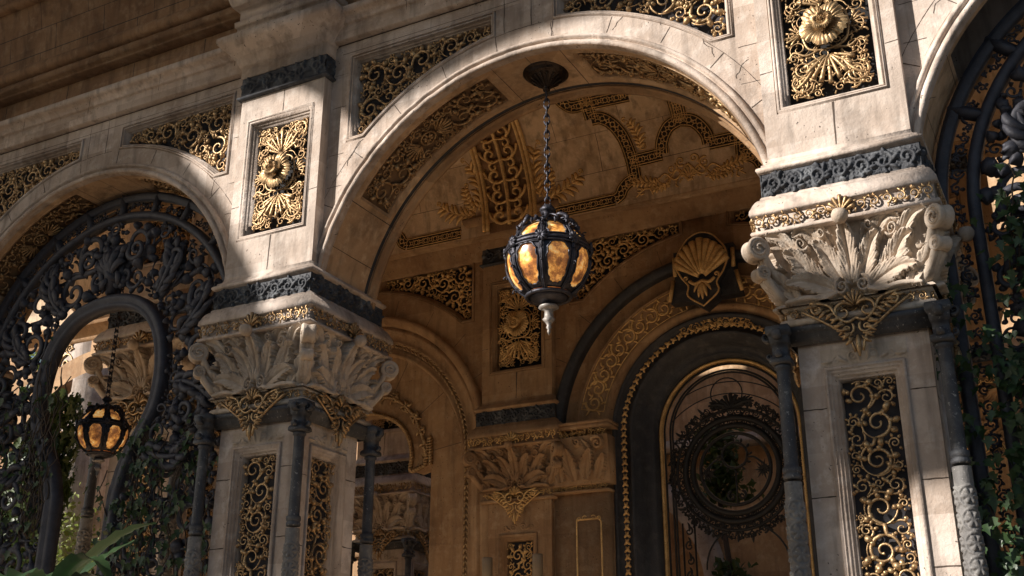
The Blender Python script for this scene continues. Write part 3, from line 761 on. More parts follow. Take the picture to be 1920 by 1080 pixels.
    if lower:
        # dark entablature slab with breaks over the colonnettes
        b = MB()
        sq_mould(b, [(0, 0), (0, .03), (-.012, .034), (-.03, .030), (-.036, .022), (-.05, .016), (-.07, .008), (-.085, .0), (-.10, -.02)], .40, 3.665)
        for sx in (-1, 1):
            for sy in (-1, 1):
                c = (sx * .425, sy * .425)
                pr = np.array([(3.672, .062), (3.655, .066), (3.63, .066), (3.622, .056), (3.60, .052), (3.575, .050), (3.57, .042), (3.50, .040), (3.492, .052), (3.478, .058), (3.46, .058), (3.452, .046)])
                ring = np.array([[(c[0] - o_, c[1] - o_, z), (c[0] + o_, c[1] - o_, z), (c[0] + o_, c[1] + o_, z), (c[0] - o_, c[1] + o_, z)] for z, o_ in pr])
                b.grid(ring, cv=True, caps=True)
        b.build('dark_slab', COLM, p)
        for sx in (-1, 1):
            for sy in (-1, 1):
                c = (sx * .425, sy * .425)
                b = MB(); b.lathe([(.036, 3.455), (.046, 3.445), (.046, 3.432), (.037, 3.425), (.036, 3.41), (.038, 2.90), (.038, 2.885), (.048, 2.88), (.050, 2.865), (.048, 2.85), (.042, 2.845), (.049, 2.835), (.049, 2.825), (.046, 2.815)], 24, (c[0], c[1], 0))
                b.lathe([(.047, 1.9), (.05, .6), (.07, .55), (.08, .4), (.08, 0)], 20, (c[0], c[1], 0))
                col = b.build('colonnette', COLM, p, smooth=True)
                b = MB(); lathe_relief(b, c[0], c[1], .047, 1.9, 2.80, 3); b.build('carved_drum', COLSUN, col, smooth=True)
                b = MB()   # scroll bracket on the little capital
                for dd in ((sx, 0), (0, sy)):
                    f = frame((c[0] + (0 if dd[0] == 0 else 0), c[1], 0), (dd[0], dd[1], 0), (0, 0, 1), (-dd[1], dd[0], 0))
                    s1 = spiral(.072, 3.625, .030, -2.4, 1, 1.3, .35); s2 = spiral(.064, 3.51, .020, -2.4, 1, 1.2, .4)
                    for s_ in (s1, s2): tube(b, s_[0], s_[1], f, 7, 2.6)
                b.build('scroll_bracket', COLM, col, smooth=True)
        # lower shaft
        b = MB(); lp = rect(-.215, .215, .72, 3.425)
        for k in range(4): plate(b, rect(-hwl, hwl, 0, 3.60), [lp] if k in (0, 1) else [], Fl[k], 0, .01, back=False, rims=False)
        b.build('lower_shaft', SH, p)
        PRL = [(0, 0), (0, .012), (-.014, .016), (-.018, .004), (-.03, .006), (-.036, -.010), (-.048, -.010), (-.052, -.03), (-.066, -.034), (-.07, -.10)]
        for k in (0, 1):
            st = fill([rect(-.143, .143, 1.9, 3.353)], .088, .024, .115, 70 + k, leaves=5, margin=.002, dens=5000)
            recess(p, lp, Fl[k], 71 + k, .1, .02, strokes=st, name='tall_panel', prof=PRL, wg=-.045, rm=.0045, stonem=SH)
        for k in (0, 1):
            b = MB(); q = [spiral(.055, 3.475, .034, 2.8, -1, 1.4, .16), spiral(.145, 3.462, .028, 2.8, -1, 1.4, .18), leaflet(.09, 3.45, .3, .06, .6, .009), leaflet(.17, 3.46, -.3, .06, .9, .009), leaflet(.02, 3.45, 1.2, .08, .4, .009)]
            relief_mesh(b, mirror(q), Fl[k], -.23, .23, 3.432, 3.53, .0045, hs=1.6, w0=.002)
            b.build('carved_crest', CARVE_, p, smooth=True)
        b = MB()
        for k in (0, 1):
            for i, z in enumerate((3.20, 2.72, 2.28)):
                strip(b, (-hwl, z), (-.22, z), .005, Fl[k]); strip(b, (.22, z + .05), (hwl, z + .05), .005, Fl[k])
        b.build('mortar_joint', JOINT, p)
    # top: band, plain course, cyma
    b = MB(); f = F[0]
    fr3 = [F[0], F[1], F[3]]
    def umould(b, prof):      # around front and two sides
        pr = np.array(prof, float); ring = []
        for z, o_ in pr: h = .41 + o_; ring.append([(-h, -.28, z), (-h, -h, z), (h, -h, z), (h, -.28, z)])
        b.grid(np.array(ring))
    umould(b, [(6.475, .012), (6.477, .02), (6.574, .02), (6.580, .034), (6.60, .042), (6.64, .062), (6.69, .10), (6.74, .155), (6.765, .175), (6.795, .18), (6.82, .178), (6.822, .10), (6.85, .095), (6.852, .07), (6.95, .07), (6.952, .085), (7.0, .09), (7.002, .06), (7.14, .06), (7.142, .11), (7.16, .12), (7.22, .14), (7.26, .14)])
    b.build('entablature_break', SH, p)
    b = MB(); st = frieze_strokes(-.41, .41, 6.315, 6.468, 81, w=.2)
    relief_mesh(b, st, faces4(.42)[0], -.42, .42, 6.306, 6.476, .0065, hs=1.3)
    st2 = [s_ for s_ in fill([rect(-.42, -.29, 6.312, 6.47)], .05, .016, .16, 82)]
    relief_mesh(b, st2, faces4(.42)[1], -.42, -.28, 6.306, 6.476, .0065, hs=1.3)
    umould(b, [(6.275, 0), (6.28, .03), (6.290, .036), (6.302, .03), (6.306, .012)])
    b.build('dark_frieze', DARKC, p)
    return p
P1 = build_pier(PX[0], 6.41, 'carved stone pier left of the big hanging lantern, its upper panel half in shade', True)
P2 = copy_tree(P1); P2.location = (PX[1], 6.41, 0)
tag(P2, 'brightly sunlit stone pier at right of the middle arch, ivy-clad grille behind it', 'pier')
for q in (P1, P2): q['group'] = 'front arcade piers'

# ------------------------------------------------------------------ inner wall
iw = tag(empty('inner_wall', (AX[1], 10.1, 0)), 'shaded brown inner wall with ringed arches, gilt bands and a shell keystone, behind the lantern', 'wall')
il = np.array(iw.location)
fI = frame(np.array([0, 10.1, 0]) - il, (1, 0, 0), (0, 0, 1), (0, -1, 0))
IX = [-11.502, -7.315, -3.128, 1.059]
def ring_loop(cx, r, cz=4.27, z0=0.0, n=44):
    return np.vstack([[(cx + r, z0)], arc(cx, cz, r, 0, PI, n), [(cx - r, z0)]])
isp = [spandrel(c, s_) for c in IX for s_ in (-1, 1)]
b = MB()
plate(b, rect(-13.6, 8, -.02, 6.62), [ring_loop(c, 1.70, z0=0.0) for c in IX] + isp + [rect(c - .25, c + .25, 5.09, 6.01) for c in PX] + [rect(c - .146, c + .146, .8, 3.30) for c in PX], fI, 0, .02, back=False, rims=False)
b.box(-13.6 - il[0], 8 - il[0], .05, .3, 6.62, 8.35); b.build('wall', LIME, iw)  # the box is an unseen upper wall, added to shade the court behind
for i in (2, 3, 4, 5): recess(iw, isp[i], fI, 90 + i, .10, .024, w=.12, name='spandrel_panel', gold=GOLDD, stonem=LIME)
b = MB()
cc = np.array([(6.40, 0), (6.42, .03), (6.44, .035), (6.46, .05), (6.50, .07), (6.55, .11), (6.58, .13), (6.62, .135), (6.625, .11), (6.66, .10)])
b.grid(fI(np.linspace(-13.6, 3.4, 20)[:, None], cc[None, :, 0], cc[None, :, 1])); b.build('cornice', LIME, iw)
def tower(path_fn, prof): pass
def ringp(cx, r, cz=4.27, zb=0.0, n=56):
    return np.vstack([[(cx - r, zb)], arc(cx, cz, r, PI, 0, n), [(cx + r, zb)]])
# outer dark hood
for cx in IX[1:3]:
    b = MB(); mould(b, ringp(cx, 1.70, zb=4.62 if cx < -5 else 4.27), [(-.02, 0), (-.018, .05), (0, .07), (.03, .075), (.05, .06), (.07, .055), (.085, .03), (.09, -.04)], fI)
    b.build('hood_mould', DARK if cx > -5 else LIME, iw, smooth=True)
# right-hand (middle bay) arch: stepped rings
cx = IX[2]
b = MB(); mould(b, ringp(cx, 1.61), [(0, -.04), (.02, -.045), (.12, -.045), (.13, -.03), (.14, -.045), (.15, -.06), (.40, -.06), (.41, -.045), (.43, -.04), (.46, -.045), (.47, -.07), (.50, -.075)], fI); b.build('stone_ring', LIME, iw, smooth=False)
b = MB(); st = []
for lo, hi in ((12, 78), (102, 168)):
    n = 10
    for k in range(n):
        a = rad(lo + (hi - lo) * (k + .5) / n); r = 1.335; x, z = cx + r * math.cos(a), 4.27 + r * math.sin(a); sg = 1 if k % 2 else -1
        st.append(spiral(x, z, .095, a, sg, 1.4, .14))
        for j in range(6):
            q = a + j * 1.05; st.append(leaflet(x + .08 * math.cos(q), z + .08 * math.sin(q), q + .8, .075, -1.4, .012))
    A = arc(cx, 4.27, 1.46, rad(lo), rad(hi), 40); st.append((A, np.full(40, .006))); A = arc(cx, 4.27, 1.21, rad(lo), rad(hi), 40); st.append((A, np.full(40, .006)))
    for e in (lo, hi): st.append((np.array([(cx + r * math.cos(rad(e)), 4.27 + r * math.sin(rad(e))) for r in (1.21, 1.33, 1.46)]), np.full(3, .006)))
emit(b, st, fI, w0=-.056, flat=.9, jit=.003); b.build('gilt_ring_band', GOLDD, iw, smooth=True)
b = MB(); mould(b, ringp(cx, 1.11), [(0, -.07), (.01, -.05), (.03, -.045), (.05, -.06), (.055, -.09), (.18, -.095), (.185, -.07), (.20, -.065), (.22, -.08), (.25, -.13), (.27, -.14), (.29, -.20), (.36, -.24), (.38, -.24), (.39, -.33), (.42, -.35)], fI); b.build('black_ring', DARK, iw, smooth=False)
b = MB()
def rope_pts(cx, r, n, zb=2.0):
    L0 = 4.27 - zb; Lr = PI * r; out = []
    T = np.linspace(0, 2 * L0 + Lr, n)
    for t in T:
        if t < L0: out.append((cx - r, zb + t))
        elif t < L0 + Lr: a = PI - (t - L0) / r; out.append((cx + r * math.cos(a), 4.27 + r * math.sin(a)))
        else: out.append((cx + r, 4.27 - (t - L0 - Lr)))
    return np.array(out)
rp = rope_pts(cx, .99, 110); T = np.gradient(rp, axis=0); T /= np.linalg.norm(T, axis=1)[:, None]; N = np.stack([-T[:, 1], T[:, 0]], -1)
st = []
for i in range(0, 110):
    a = math.atan2(T[i, 1], T[i, 0])
    for s_ in (-1, 1): st.append(leaflet(rp[i, 0] - N[i, 0] * s_ * .03, rp[i, 1] - N[i, 1] * s_ * .03, a + s_ * .9, .075, -s_ * .5, .014))
st += xf(fill([np.array([(-.40, -.03), (.40, -.03), (.34, .07), (0, .13), (-.34, .07)])], .06, .018, .12, 4), cx, 5.235)
emit(b, st, fI, w0=-.085, flat=.8, jit=.004); b.build('gilt_leaf_rope', GOLDD, iw, smooth=True)
b = MB(); mould(b, ringp(cx, .715), [(0, -.34), (.012, -.32), (.03, -.325), (.034, -.36), (.034, -.44)], fI); b.build('gilt_door_edge', GOLDD, iw, smooth=False)
# left bay: plain stone rings, gilt bead, scalloped opening
cx = IX[1]
b = MB(); mould(b, ringp(cx, 1.61), [(0, -.04), (.03, -.02), (.05, -.02), (.07, -.05), (.14, -.06), (.16, -.045), (.17, -.06), (.18, -.08)], fI)
mould(b, ringp(cx, 1.40, cz=4.20), [(-.03, -.08), (0, -.08), (.02, -.06), (.04, -.08), (.05, -.10)], fI); b.build('stone_ring', LIME, iw)
b = MB(); rp = rope_pts(cx, 1.42, 150)
st = []
T = np.gradient(rp, axis=0)
for i in range(0, 150):
    a = math.atan2(T[i, 1], T[i, 0])
    for s_ in (-1, 1): st.append(leaflet(rp[i, 0], rp[i, 1], a + s_ * .8, .06, -s_ * .9, .014))
emit(b, st, fI, w0=-.065, flat=.9, jit=.003); b.build('gilt_bead_rope', GOLD, iw, smooth=True)
# scalloped plate
sc_in = [(-6.36, 0), (-6.36, 4.19), (-6.44, 4.19), (-6.61, 4.15), (-6.605, 4.30), (-6.63, 4.45), (-6.70, 4.60), (-6.82, 4.72), (-6.98, 4.80), (-7.15, 4.85), (-7.315, 4.86)]
half = np.array(sc_in); full_ = np.vstack([half, np.stack([2 * cx - half[::-1][1:, 0], half[::-1][1:, 1]], -1)])
b = MB(); plate(b, ring_loop(cx, 1.56, 4.20), [full_], fI, -.10, .25, back=True); b.build('scalloped_plate', LIME, iw)
b = MB(); pr = []
tw = []
pth = smooth(half, 90)
for i in range(0, len(pth) - 1):
    T_ = pth[i + 1] - pth[i]; a = math.atan2(T_[1], T_[0]); 
    if pth[i, 1] > 2.2 and np.hypot(*T_) < .2: tw.append(pth[i])
tw = np.array(tw); tw = resample(tw, 90)
for sgn in (0, 1):
    q = tw if not sgn else np.stack([2 * cx - tw[:, 0], tw[:, 1]], -1)
    t_ = np.arange(len(q))
    for ph in (0, PI):
        T_ = np.gradient(q, axis=0); T_ /= np.linalg.norm(T_, axis=1)[:, None] + 1e-9; N_ = np.stack([-T_[:, 1], T_[:, 0]], -1)
        qq = resample(q, 360); TT = np.gradient(qq, axis=0); TT /= np.linalg.norm(TT, axis=1)[:, None] + 1e-9; NN = np.stack([-TT[:, 1], TT[:, 0]], -1)
        k = np.arange(360) * .55 + ph
        tube(b, qq + NN * (np.cos(k) * .014)[:, None], .017, fI, 6, 1.0, -.09 + .014 * np.sin(k))
b.build('gilt_rope_edge', GOLD, iw, smooth=True)
b = MB(); q = []
pts_ = [(-7.20, 4.98, .07), (-7.03, 5.03, .075), (-6.86, 4.99, .07), (-6.70, 4.88, .07), (-6.57, 4.74, .065), (-6.50, 4.58, .06), (-6.44, 4.42, .06), (-6.43, 4.29, .05)]
for i, (x, z, r) in enumerate(pts_):
    q.append(spiral(x, z, r * .9, i * 1.1, 1 if i % 2 else -1, 1.4, .2))
    for k in range(4): q.append(leaflet(x, z, k * 1.6 + i, r * 1.3, 1.2, .016))
q.append((np.array([(x, z) for x, z, r in pts_]), np.full(8, .02)))
st = q + [(np.stack([2 * cx - p_[:, 0], p_[:, 1]], -1), r) for p_, r in q]
emit(b, st, fI, w0=-.085, flat=1.2); b.build('gilt_scroll_border', GOLD, iw, smooth=True)
# keystone cartouche
kx, kz = -3.13, 5.82
fK = front(10.1 - .02, 0, 0); fK = frame(np.array([0, 10.02, 0]) - il, (1, 0, 0), (0, 0, 1), (0, -1, 0))
b = MB()
b_pts = lambda s_: np.array([(-.30, .22), (-.30, -.10), (-.36, -.30), (-.22, -.34), (.22, -.34), (.36, -.30), (.30, -.10), (.30, .22)]) * s_
kp = np.array([(-.36, -.34), (.36, -.34), (.31, -.08), (.31, .20), (-.31, .20), (-.31, -.08)]) + (kx, kz)
plate(b, kp, [], fK, .02, .12)
cart = [(0, -.46), (-.16, -.33), (-.15, -.22), (-.22, -.12), (-.27, .0), (-.26, .12), (-.20, .22), (-.12, .31), (0, .35)]
cart = np.array(cart); cart = np.vstack([cart, np.stack([-cart[::-1][1:-1, 0], cart[::-1][1:-1, 1]], -1)])
cs = smooth(np.vstack([cart, cart[:1]]), 64)[:-1] + (kx, kz)
plate(b, cs[::-1] if False else cs, [], fK, .10, .16)
ks = b.build('keystone', DARK, iw)
b = MB()
c_ = np.array([kx, kz])
for s_, w0 in ((.96, .10),):
    q = (cs - c_) * s_ + c_; tube(b, q, .010, fK, 6, 1.0, w0, closed=True)
st = shell(kx, kz - .16, PI / 2, .42, 11, 1.9, .062)
_c = lambda P_, r0_, r1_: (lambda z_: (z_, np.linspace(r0_, r1_, len(z_))))(smooth(P_, 14))
q = [_c([(kx + .0, kz - .19), (kx + .07, kz - .21), (kx + .13, kz - .17)], .022, .016), spiral(kx + .155, kz - .145, .030, -1.2, 1, 1.2, .32), leaflet(kx + .0, kz - .20, -1.15, .16, -.4, .020), leaflet(kx + .01, kz - .19, -.7, .13, -.6, .016)]
st += mirror(q, kx) + [leaflet(kx, kz - .19, -PI / 2, .19, 0, .022)]
emit(b, st, fK, w0=.12, flat=1.0)
for s_ in (-1, 1):
    for (x0, z0, x1, z1) in ((.30, .14, .30, -.06), (.32, -.10, .37, -.32)):
        tube(b, [(kx + s_ * x0, kz + z0), (kx + s_ * x1, kz + z1)], .022, fK, 4, .8, .03)
b.build('gilt_shell', GOLDD, ks, smooth=True)
b = MB()
for z in (5.05, 5.35, 6.33):
    for cx_ in IX: strip(b, (cx_ - 2.0, z), (cx_ - 1.63, z), .004, fI)
for cx_ in IX[1:3]:
    for a in np.linspace(.2, PI - .2, 11): strip(b, (cx_ + 1.72 * math.cos(a), 4.27 + 1.72 * math.sin(a)), (cx_ + 1.92 * math.cos(a), 4.27 + 1.92 * math.sin(a)), .004, fI)
for a in np.linspace(.15, PI - .15, 7): strip(b, (IX[1] + .9 * math.cos(a), 4.2 + .9 * math.sin(a)), (IX[1] + 1.34 * math.cos(a), 4.2 + 1.34 * math.sin(a)), .004, fI, -.098)
b.build('mortar_joint', JOINT, iw)

# wall pilasters on the inner wall
Q = build_pier(PX[0], 10.41, 'shaded wall pilaster directly behind the hanging lantern, gilt flower panel on its face', False, False)
b = MB(); hwl = .35; lp = rect(-.215, .215, .72, 3.36); fl = faces4(.37)[0]
plate(b, rect(-.37, .37, 0, 3.70), [lp], fl, 0, .01, back=False, rims=False)
for k in (1, 3): plate(b, rect(-.37, .0, 0, 3.70) if k == 1 else rect(0, .37, 0, 3.70), [], faces4(.37)[k], 0, .01, back=False, rims=False)
b.build('lower_shaft', LIME, Q)
PRL = [(0, 0), (0, .012), (-.014, .016), (-.018, .004), (-.03, .006), (-.036, -.010), (-.048, -.010), (-.052, -.03), (-.066, -.034), (-.07, -.10)]
recess(Q, lp, fl, 171, .1, .02, strokes=fill([rect(-.143, .143, 2.2, 3.28)], .085, .024, .115, 77, leaves=5), name='tall_panel', prof=PRL, wg=-.045, gold=GOLDD, stonem=LIME, rm=.0045)
b = MB(); q = [spiral(.055, 3.42, .036, 2.8, -1, 1.4, .16), spiral(.145, 3.41, .03, 2.8, -1, 1.4, .18), leaflet(.09, 3.40, .3, .06, .6, .009)]
relief_mesh(b, mirror(q), fl, -.23, .23, 3.375, 3.475, .0045, hs=1.6, w0=.002); b.build('carved_crest', LIME, Q, smooth=True)
for ch in Q.children:
    for s_ in ch.data.materials: pass
P3 = copy_tree(P1); P3.location = (PX[0] - 4.187, 6.41, 0); tag(P3, 'shaded stone pier at the far left end of the arcade wall', 'pier')
Q2 = copy_tree(Q); Q2.location = (PX[1], 10.41, 0); tag(Q2, 'shaded wall pilaster glimpsed between the sunlit pier and the right ivy-clad grille', 'pilaster')
for q in (Q, Q2): q['group'] = 'inner wall pilasters'
# jamb return beside the pilaster: small capital and framed panel
jb = tag(empty('jamb_pilaster', (-4.47, 10.1, 0)), 'narrow carved jamb pilaster between the lantern-side pilaster and the black ringed arch', 'pilaster')
b = MB(); b.box(-.36, .22, -.02, .25, 0, 3.72); b.build('shaft', LIME, jb)
b = MB(); X = np.linspace(-.36, .27, 130); Y = np.linspace(0, .46, 96); Hh = np.zeros((130, 96))
for pp, w_, h0, h1 in (([(-.2, .22), (-.22, .34), (-.28, .42)], .05, .01, .03), ([(.08, .2), (.06, .32), (0, .42)], .05, .01, .03), ([(-.25, .03), (-.27, .16), (-.3, .3)], .07, .02, .06), ([(-.1, .03), (-.14, .18), (-.16, .34)], .075, .03, .07), ([(.02, .03), (.04, .18), (.1, .32)], .075, .03, .07), ([(.14, .03), (.18, .14), (.24, .26)], .06, .03, .07)):
    Hh = carve_leaf(Hh, X, Y, pp, w_, h0, h1, 5)
_, _, h2 = relief([spiral(.17, .37, .07, 2.6, -1, 1.5, .22), spiral(-.05, .40, .045, 2.6, 1, 1.4, .22), spiral(-.30, .40, .045, 2.6, -1, 1.4, .22)], -.36, .27, 0, .46, 130, 96, hs=1.3)
Hh = np.maximum(Hh, np.where(h2 > .002, h2 + .04, 0))
fj = frame((0, -.10, CZ0), (1, 0, 0), (0, 0, 1), (0, -1, 0)); b.grid(fj(X[:, None], Y[None], Hh + .05 * (Y[None] / .46) ** 1.6))
b.box(-.36, .27, -.095, .2, CZ0 - .01, CZ1); b.build('capital', LIME, jb, smooth=False)
b = MB(); b.box(-.36, .25, -.10, .2, 3.705, 3.725); b.box(-.36, .29, -.17, .2, 4.325, 4.36); b.box(-.36, .30, -.19, .2, 4.36, 4.385); b.build('moulding', LIME, jb)
b = MB(); frieze(b, frame((0, -.12, 0), (1, 0, 0), (0, 0, 1), (0, -1, 0)), -.36, .24, 4.255, 4.32, 5); frieze(b, frame((0, -.06, 0), (1, 0, 0), (0, 0, 1), (0, -1, 0)), -.36, .22, 3.73, 3.785, 6)
b.build('gilt_strip', GOLDD, jb, smooth=True)
b = MB(); fj2 = frame((0, -.02, 0), (1, 0, 0), (0, 0, 1), (0, -1, 0)); r_ = rect(-.13, .13, 2.0, 3.45)
tube(b, resample(np.vstack([r_, r_[:1]]), 60), .010, fj2, 6, .9); emit(b, xf(mirror([spiral(.05, 0, .03, 2.8, -1, 1.3, .2), spiral(.11, -.01, .025, 2.8, -1, 1.3, .2)]), 0, 3.46), fj2); b.build('gilt_frame', GOLDD, jb, smooth=True)

# ------------------------------------------------------------------ barrel vault between the walls
bv = tag(empty('barrel_vault', (AX[1], 8.47, 6.6)), 'dim plastered barrel vault with gilt strapwork and lattice rib above the lantern', 'vault')
bl = np.array(bv.location); VR = 1.4
def fV(u, v, w): return barrel(0, 0, VR)(np.asarray(u) - bl[0], v, w)
b = MB(); b.grid(fV(np.linspace(-13.6, 8, 12)[:, None], np.linspace(0, PI, 40)[None] * VR, 0))
b.build('shell', PLAST, bv, smooth=True)
b = MB(); b.box(-13.6 - bl[0], 3.4 - bl[0], 1.4, 1.75, -.02, .03); b.box(-13.6 - bl[0], 3.4 - bl[0], -1.78, -1.4, -.02, .03); b.build('ledge', LIME, bv)
for rx, vis in ((PX[0], 1), (PX[1], 0)):
    b = MB()
    for s_ in (-1, 1):
        for off in (.27, .315):
            vv = np.linspace(.02, PI * VR - .02, 60); tube(b, np.stack([rx + s_ * off + 0 * vv, vv], -1), .024, fV, 6, 1.2, .03)
    st = [(np.stack([rx + 0 * np.linspace(.05, 2.6, 40), np.linspace(.05, 2.6, 40)], -1), np.full(40, .024))]
    bb = MB(); vv = np.linspace(.0, PI * VR, 60); bb.grid(fV(np.array([[rx - .26], [rx + .26]]), vv[None], .004)); bb.build('rib_ground', COVE, bv)
    for k in range(11):
        z = .1 + k * .235
        for s_ in (-1, 1):
            st.append(spiral(rx + s_ * .105, z + .07, .085, -PI / 2 + s_ * .2, s_, .95, .24))
            st.append(spiral(rx + s_ * .10, z + .165, .07, PI / 2 + s_ * .2, -s_, .9, .26))
            c1 = smooth([(rx, z), (rx + s_ * .1, z - .02), (rx + s_ * .2, z + .05), (rx + s_ * .235, z + .13)], 12)
            st.append((c1, np.full(len(c1), .017)))
    emit(b, st, fV, w0=.035, flat=1.3, jit=.002)
    b.build('lattice_rib', GOLDD, bv, smooth=True)
# strapwork border (centre lines in vault coordinates), mirrored about the bay centre
S = {
 'A': [(-4.70, .085), (-3.99, .085)], 'Aa': [(-3.99, .085), (-3.93, .12), (-3.90, .18), (-3.83, .24), (-3.75, .26)], 'U': [(-3.75, .26), (-3.76, .44)],
 'B': [(-3.76, .44), (-3.78, .59), (-3.82, .75), (-3.90, .89), (-4.0, .97), (-4.1, .98)], 'U2': [(-4.1, .98), (-4.1, 1.15)], 'L': [(-4.1, 1.15), (-4.26, 1.155), (-4.32, 1.20), (-4.37, 1.28), (-4.38, 1.45)],
 'R': [(-4.1, 1.15), (-3.64, 1.13)], 'U4': [(-4.1, 1.15), (-4.1, 1.40), (-3.64, 1.40), (-3.64, 1.13)], 'N': [(-3.76, .45), (-3.43, .455)], 'C': [(-3.43, .455), (-3.42, .55), (-3.37, .65), (-3.30, .72), (-3.19, .755)], 'V': [(-3.19, .755), (-3.20, 1.1), (-3.19, 1.5)]}
path3 = [S[k] for k in S]
BC = -3.18
allp = []
for c0, mirr in ((BC, (1, -1)), (BC - 4.187, (1, -1))):
    for p_ in path3:
        for s_ in mirr:
            q = np.array([((x - BC) * s_ + c0, v) for x, v in p_]); allp.append(q)
bd = MB(); bg_ = MB(); bgr = MB()
g5 = np.random.default_rng(5)
for q in allp:
    k = max(3, int(np.hypot(*np.diff(q, axis=0).T).sum() / .02)); q2 = smooth(q, k) if len(q) > 3 and not (len(q) == 4) else resample(q, k)
    q2 = resample(q2, k)
    T_ = np.gradient(q2, axis=0); T_ /= np.linalg.norm(T_, axis=1)[:, None] + 1e-9; N_ = np.stack([-T_[:, 1], T_[:, 0]], -1)
    for s_ in (-1, 1):
        tube(bg_, q2 + N_ * s_ * .052, .0055, fV, 5, 1.2, .012)
        tube(bg_, q2 + N_ * s_ * .072, .0035, fV, 4, 1.2, .006)
    e = np.stack([q2 + N_ * .075, q2 - N_ * .075]); bd.grid(fV(e[..., 0], e[..., 1], .0035))
    st = []
    for i in range(1, len(q2) - 1, 3):
        c = q2[i]; rr = .027 if (i // 3) % 2 else .018
        st.append((arc(c[0], c[1], rr, 0, 2 * PI, 9), np.full(9, .0052)))
        for j in range(4):
            a = j * PI / 2 + .78; st.append(leaflet(c[0] + .02 * math.cos(a), c[1] + .02 * math.sin(a), a, .025, g5.uniform(-1, 1), .006, 4))
    emit(bg_, st, fV, w0=.008, flat=.8, jit=0, sides=5)
bd.build('strapwork_ground', plain('strapwork_dark', (.045, .028, .016)), bv)
bg_.build('gilt_strapwork', GOLDD, bv, smooth=True)
# gilt leaf sprays on the plaster
sprays = []
def frond(x, y, a, L, bend, w=.014, n=7):
    t = np.linspace(0, 1, 20); ang = a + bend * t ** 1.3; d = L / 19
    sp = np.array([x, y]) + np.vstack([[0, 0], np.cumsum(np.stack([np.cos(ang[:-1]), np.sin(ang[:-1])], -1) * d, 0)])
    out = [(sp, w * (1.2 - .8 * t))]; sg0 = 1 if bend > 0 else -1
    for k in range(n):
        i = 1 + int(17 * k / n); l_ = L * .26 * math.sin(PI * (.25 + .6 * k / n))
        for sg in (-1, 1): out.append(leaflet(sp[i, 0], sp[i, 1], ang[i] + sg * .55, l_ * (1.2 if sg != sg0 else .9), sg * 1.0, w * 1.7, 7))
    out.append(spiral(sp[-1, 0] - .02 * sg0, sp[-1, 1], .03, ang[-1] - sg0 * PI / 2, sg0, 1.1, .3)); return out
def spray(cx, s_=1):
    q = frond(cx + s_ * .05, .30, PI / 2 + s_ * .25, .60, -s_ * .9) + frond(cx + s_ * .10, .26, PI / 2 - s_ * 1.45, .52, s_ * .75) + frond(cx + s_ * .10, .32, PI / 2 - s_ * .65, .30, s_ * .9, n=6)
    q += [spiral(cx + s_ * .16, .24, .06, 1, s_, 1.4, .18), spiral(cx + s_ * .2, .36, .045, 2, -s_, 1.3, .18), spiral(cx + s_ * .07, .17, .045, 3, s_, 1.3, .18), spiral(cx + s_ * .06, .40, .04, 3, s_, 1.3, .18)]
    return q + shell(cx + s_ * .10, .28, PI / 2 - s_ * .8, .09, 6, 2.2, .09)
sprays += [spray(PX[0] + .33, 1), spray(PX[0] - .33, -1)]
for c0 in (BC, BC - 4.187):
    for s_ in (-1, 1):
        c1 = smooth([(c0, .12), (c0 + s_ * .12, .26), (c0 + s_ * .25, .12), (c0 + s_ * .38, .20), (c0 + s_ * .58, .06)], 36); c2_ = smooth([(c0, .30), (c0 + s_ * .14, .16), (c0 + s_ * .26, .24), (c0 + s_ * .42, .10)], 30)
        q = [(c1, np.linspace(.017, .008, len(c1))), (c2_, np.linspace(.015, .008, len(c2_)))]
        q += [spiral(c0 + s_ * .17, .28, .06, 1, s_, 1.4, .2), spiral(c0 + s_ * .31, .13, .05, 2, -s_, 1.4, .2), spiral(c0 + s_ * .07, .34, .055, -1, s_, 1.3, .2), spiral(c0 + s_ * .43, .15, .045, 2, s_, 1.4, .2)]
        q += frond(c0 + s_ * .34, .16, PI / 2 - s_ * 1.2, .30, -s_ * .5, .010, 6) + frond(c0 + s_ * .20, .14, PI / 2 - s_ * 2.0, .22, s_ * .8, .010, 5)
        for k in range(22): q.append(leaflet(c0 + s_ * (.04 + .025 * k), .08 + .2 * g5.random() * (1 - k / 26), g5.uniform(0, 6), .06, 1.8, .010))
        sprays.append(q)
        sprays.append(frond(c0 + s_ * .47, .55, PI / 2 + s_ * .1, .36, s_ * .9 * -1, .011, 7) + [spiral(c0 + s_ * .44, .57, .035, 1, s_, 1.3, .2)])
    sprays.append(shell(c0, .16, PI / 2, .11, 7, 2.4, .09))
for q in sprays: b = MB(); emit(b, q, fV, w0=.004, flat=.8, jit=.003); b.build('gilt_leaf_spray', GOLDD, bv, smooth=True)
b = MB()
for v in (.42, .83, 1.25, 1.67): strip(b, (-9, v), (-1.2, v), .004, fV, .0012)
for x in np.arange(-8.6, -1.4, .75): strip(b, (x, .42), (x, .83), .004, fV, .0012); strip(b, (x + .3, .83), (x + .3, 1.25), .004, fV, .0012)
b.build('mortar_joint', JOINT, bv)

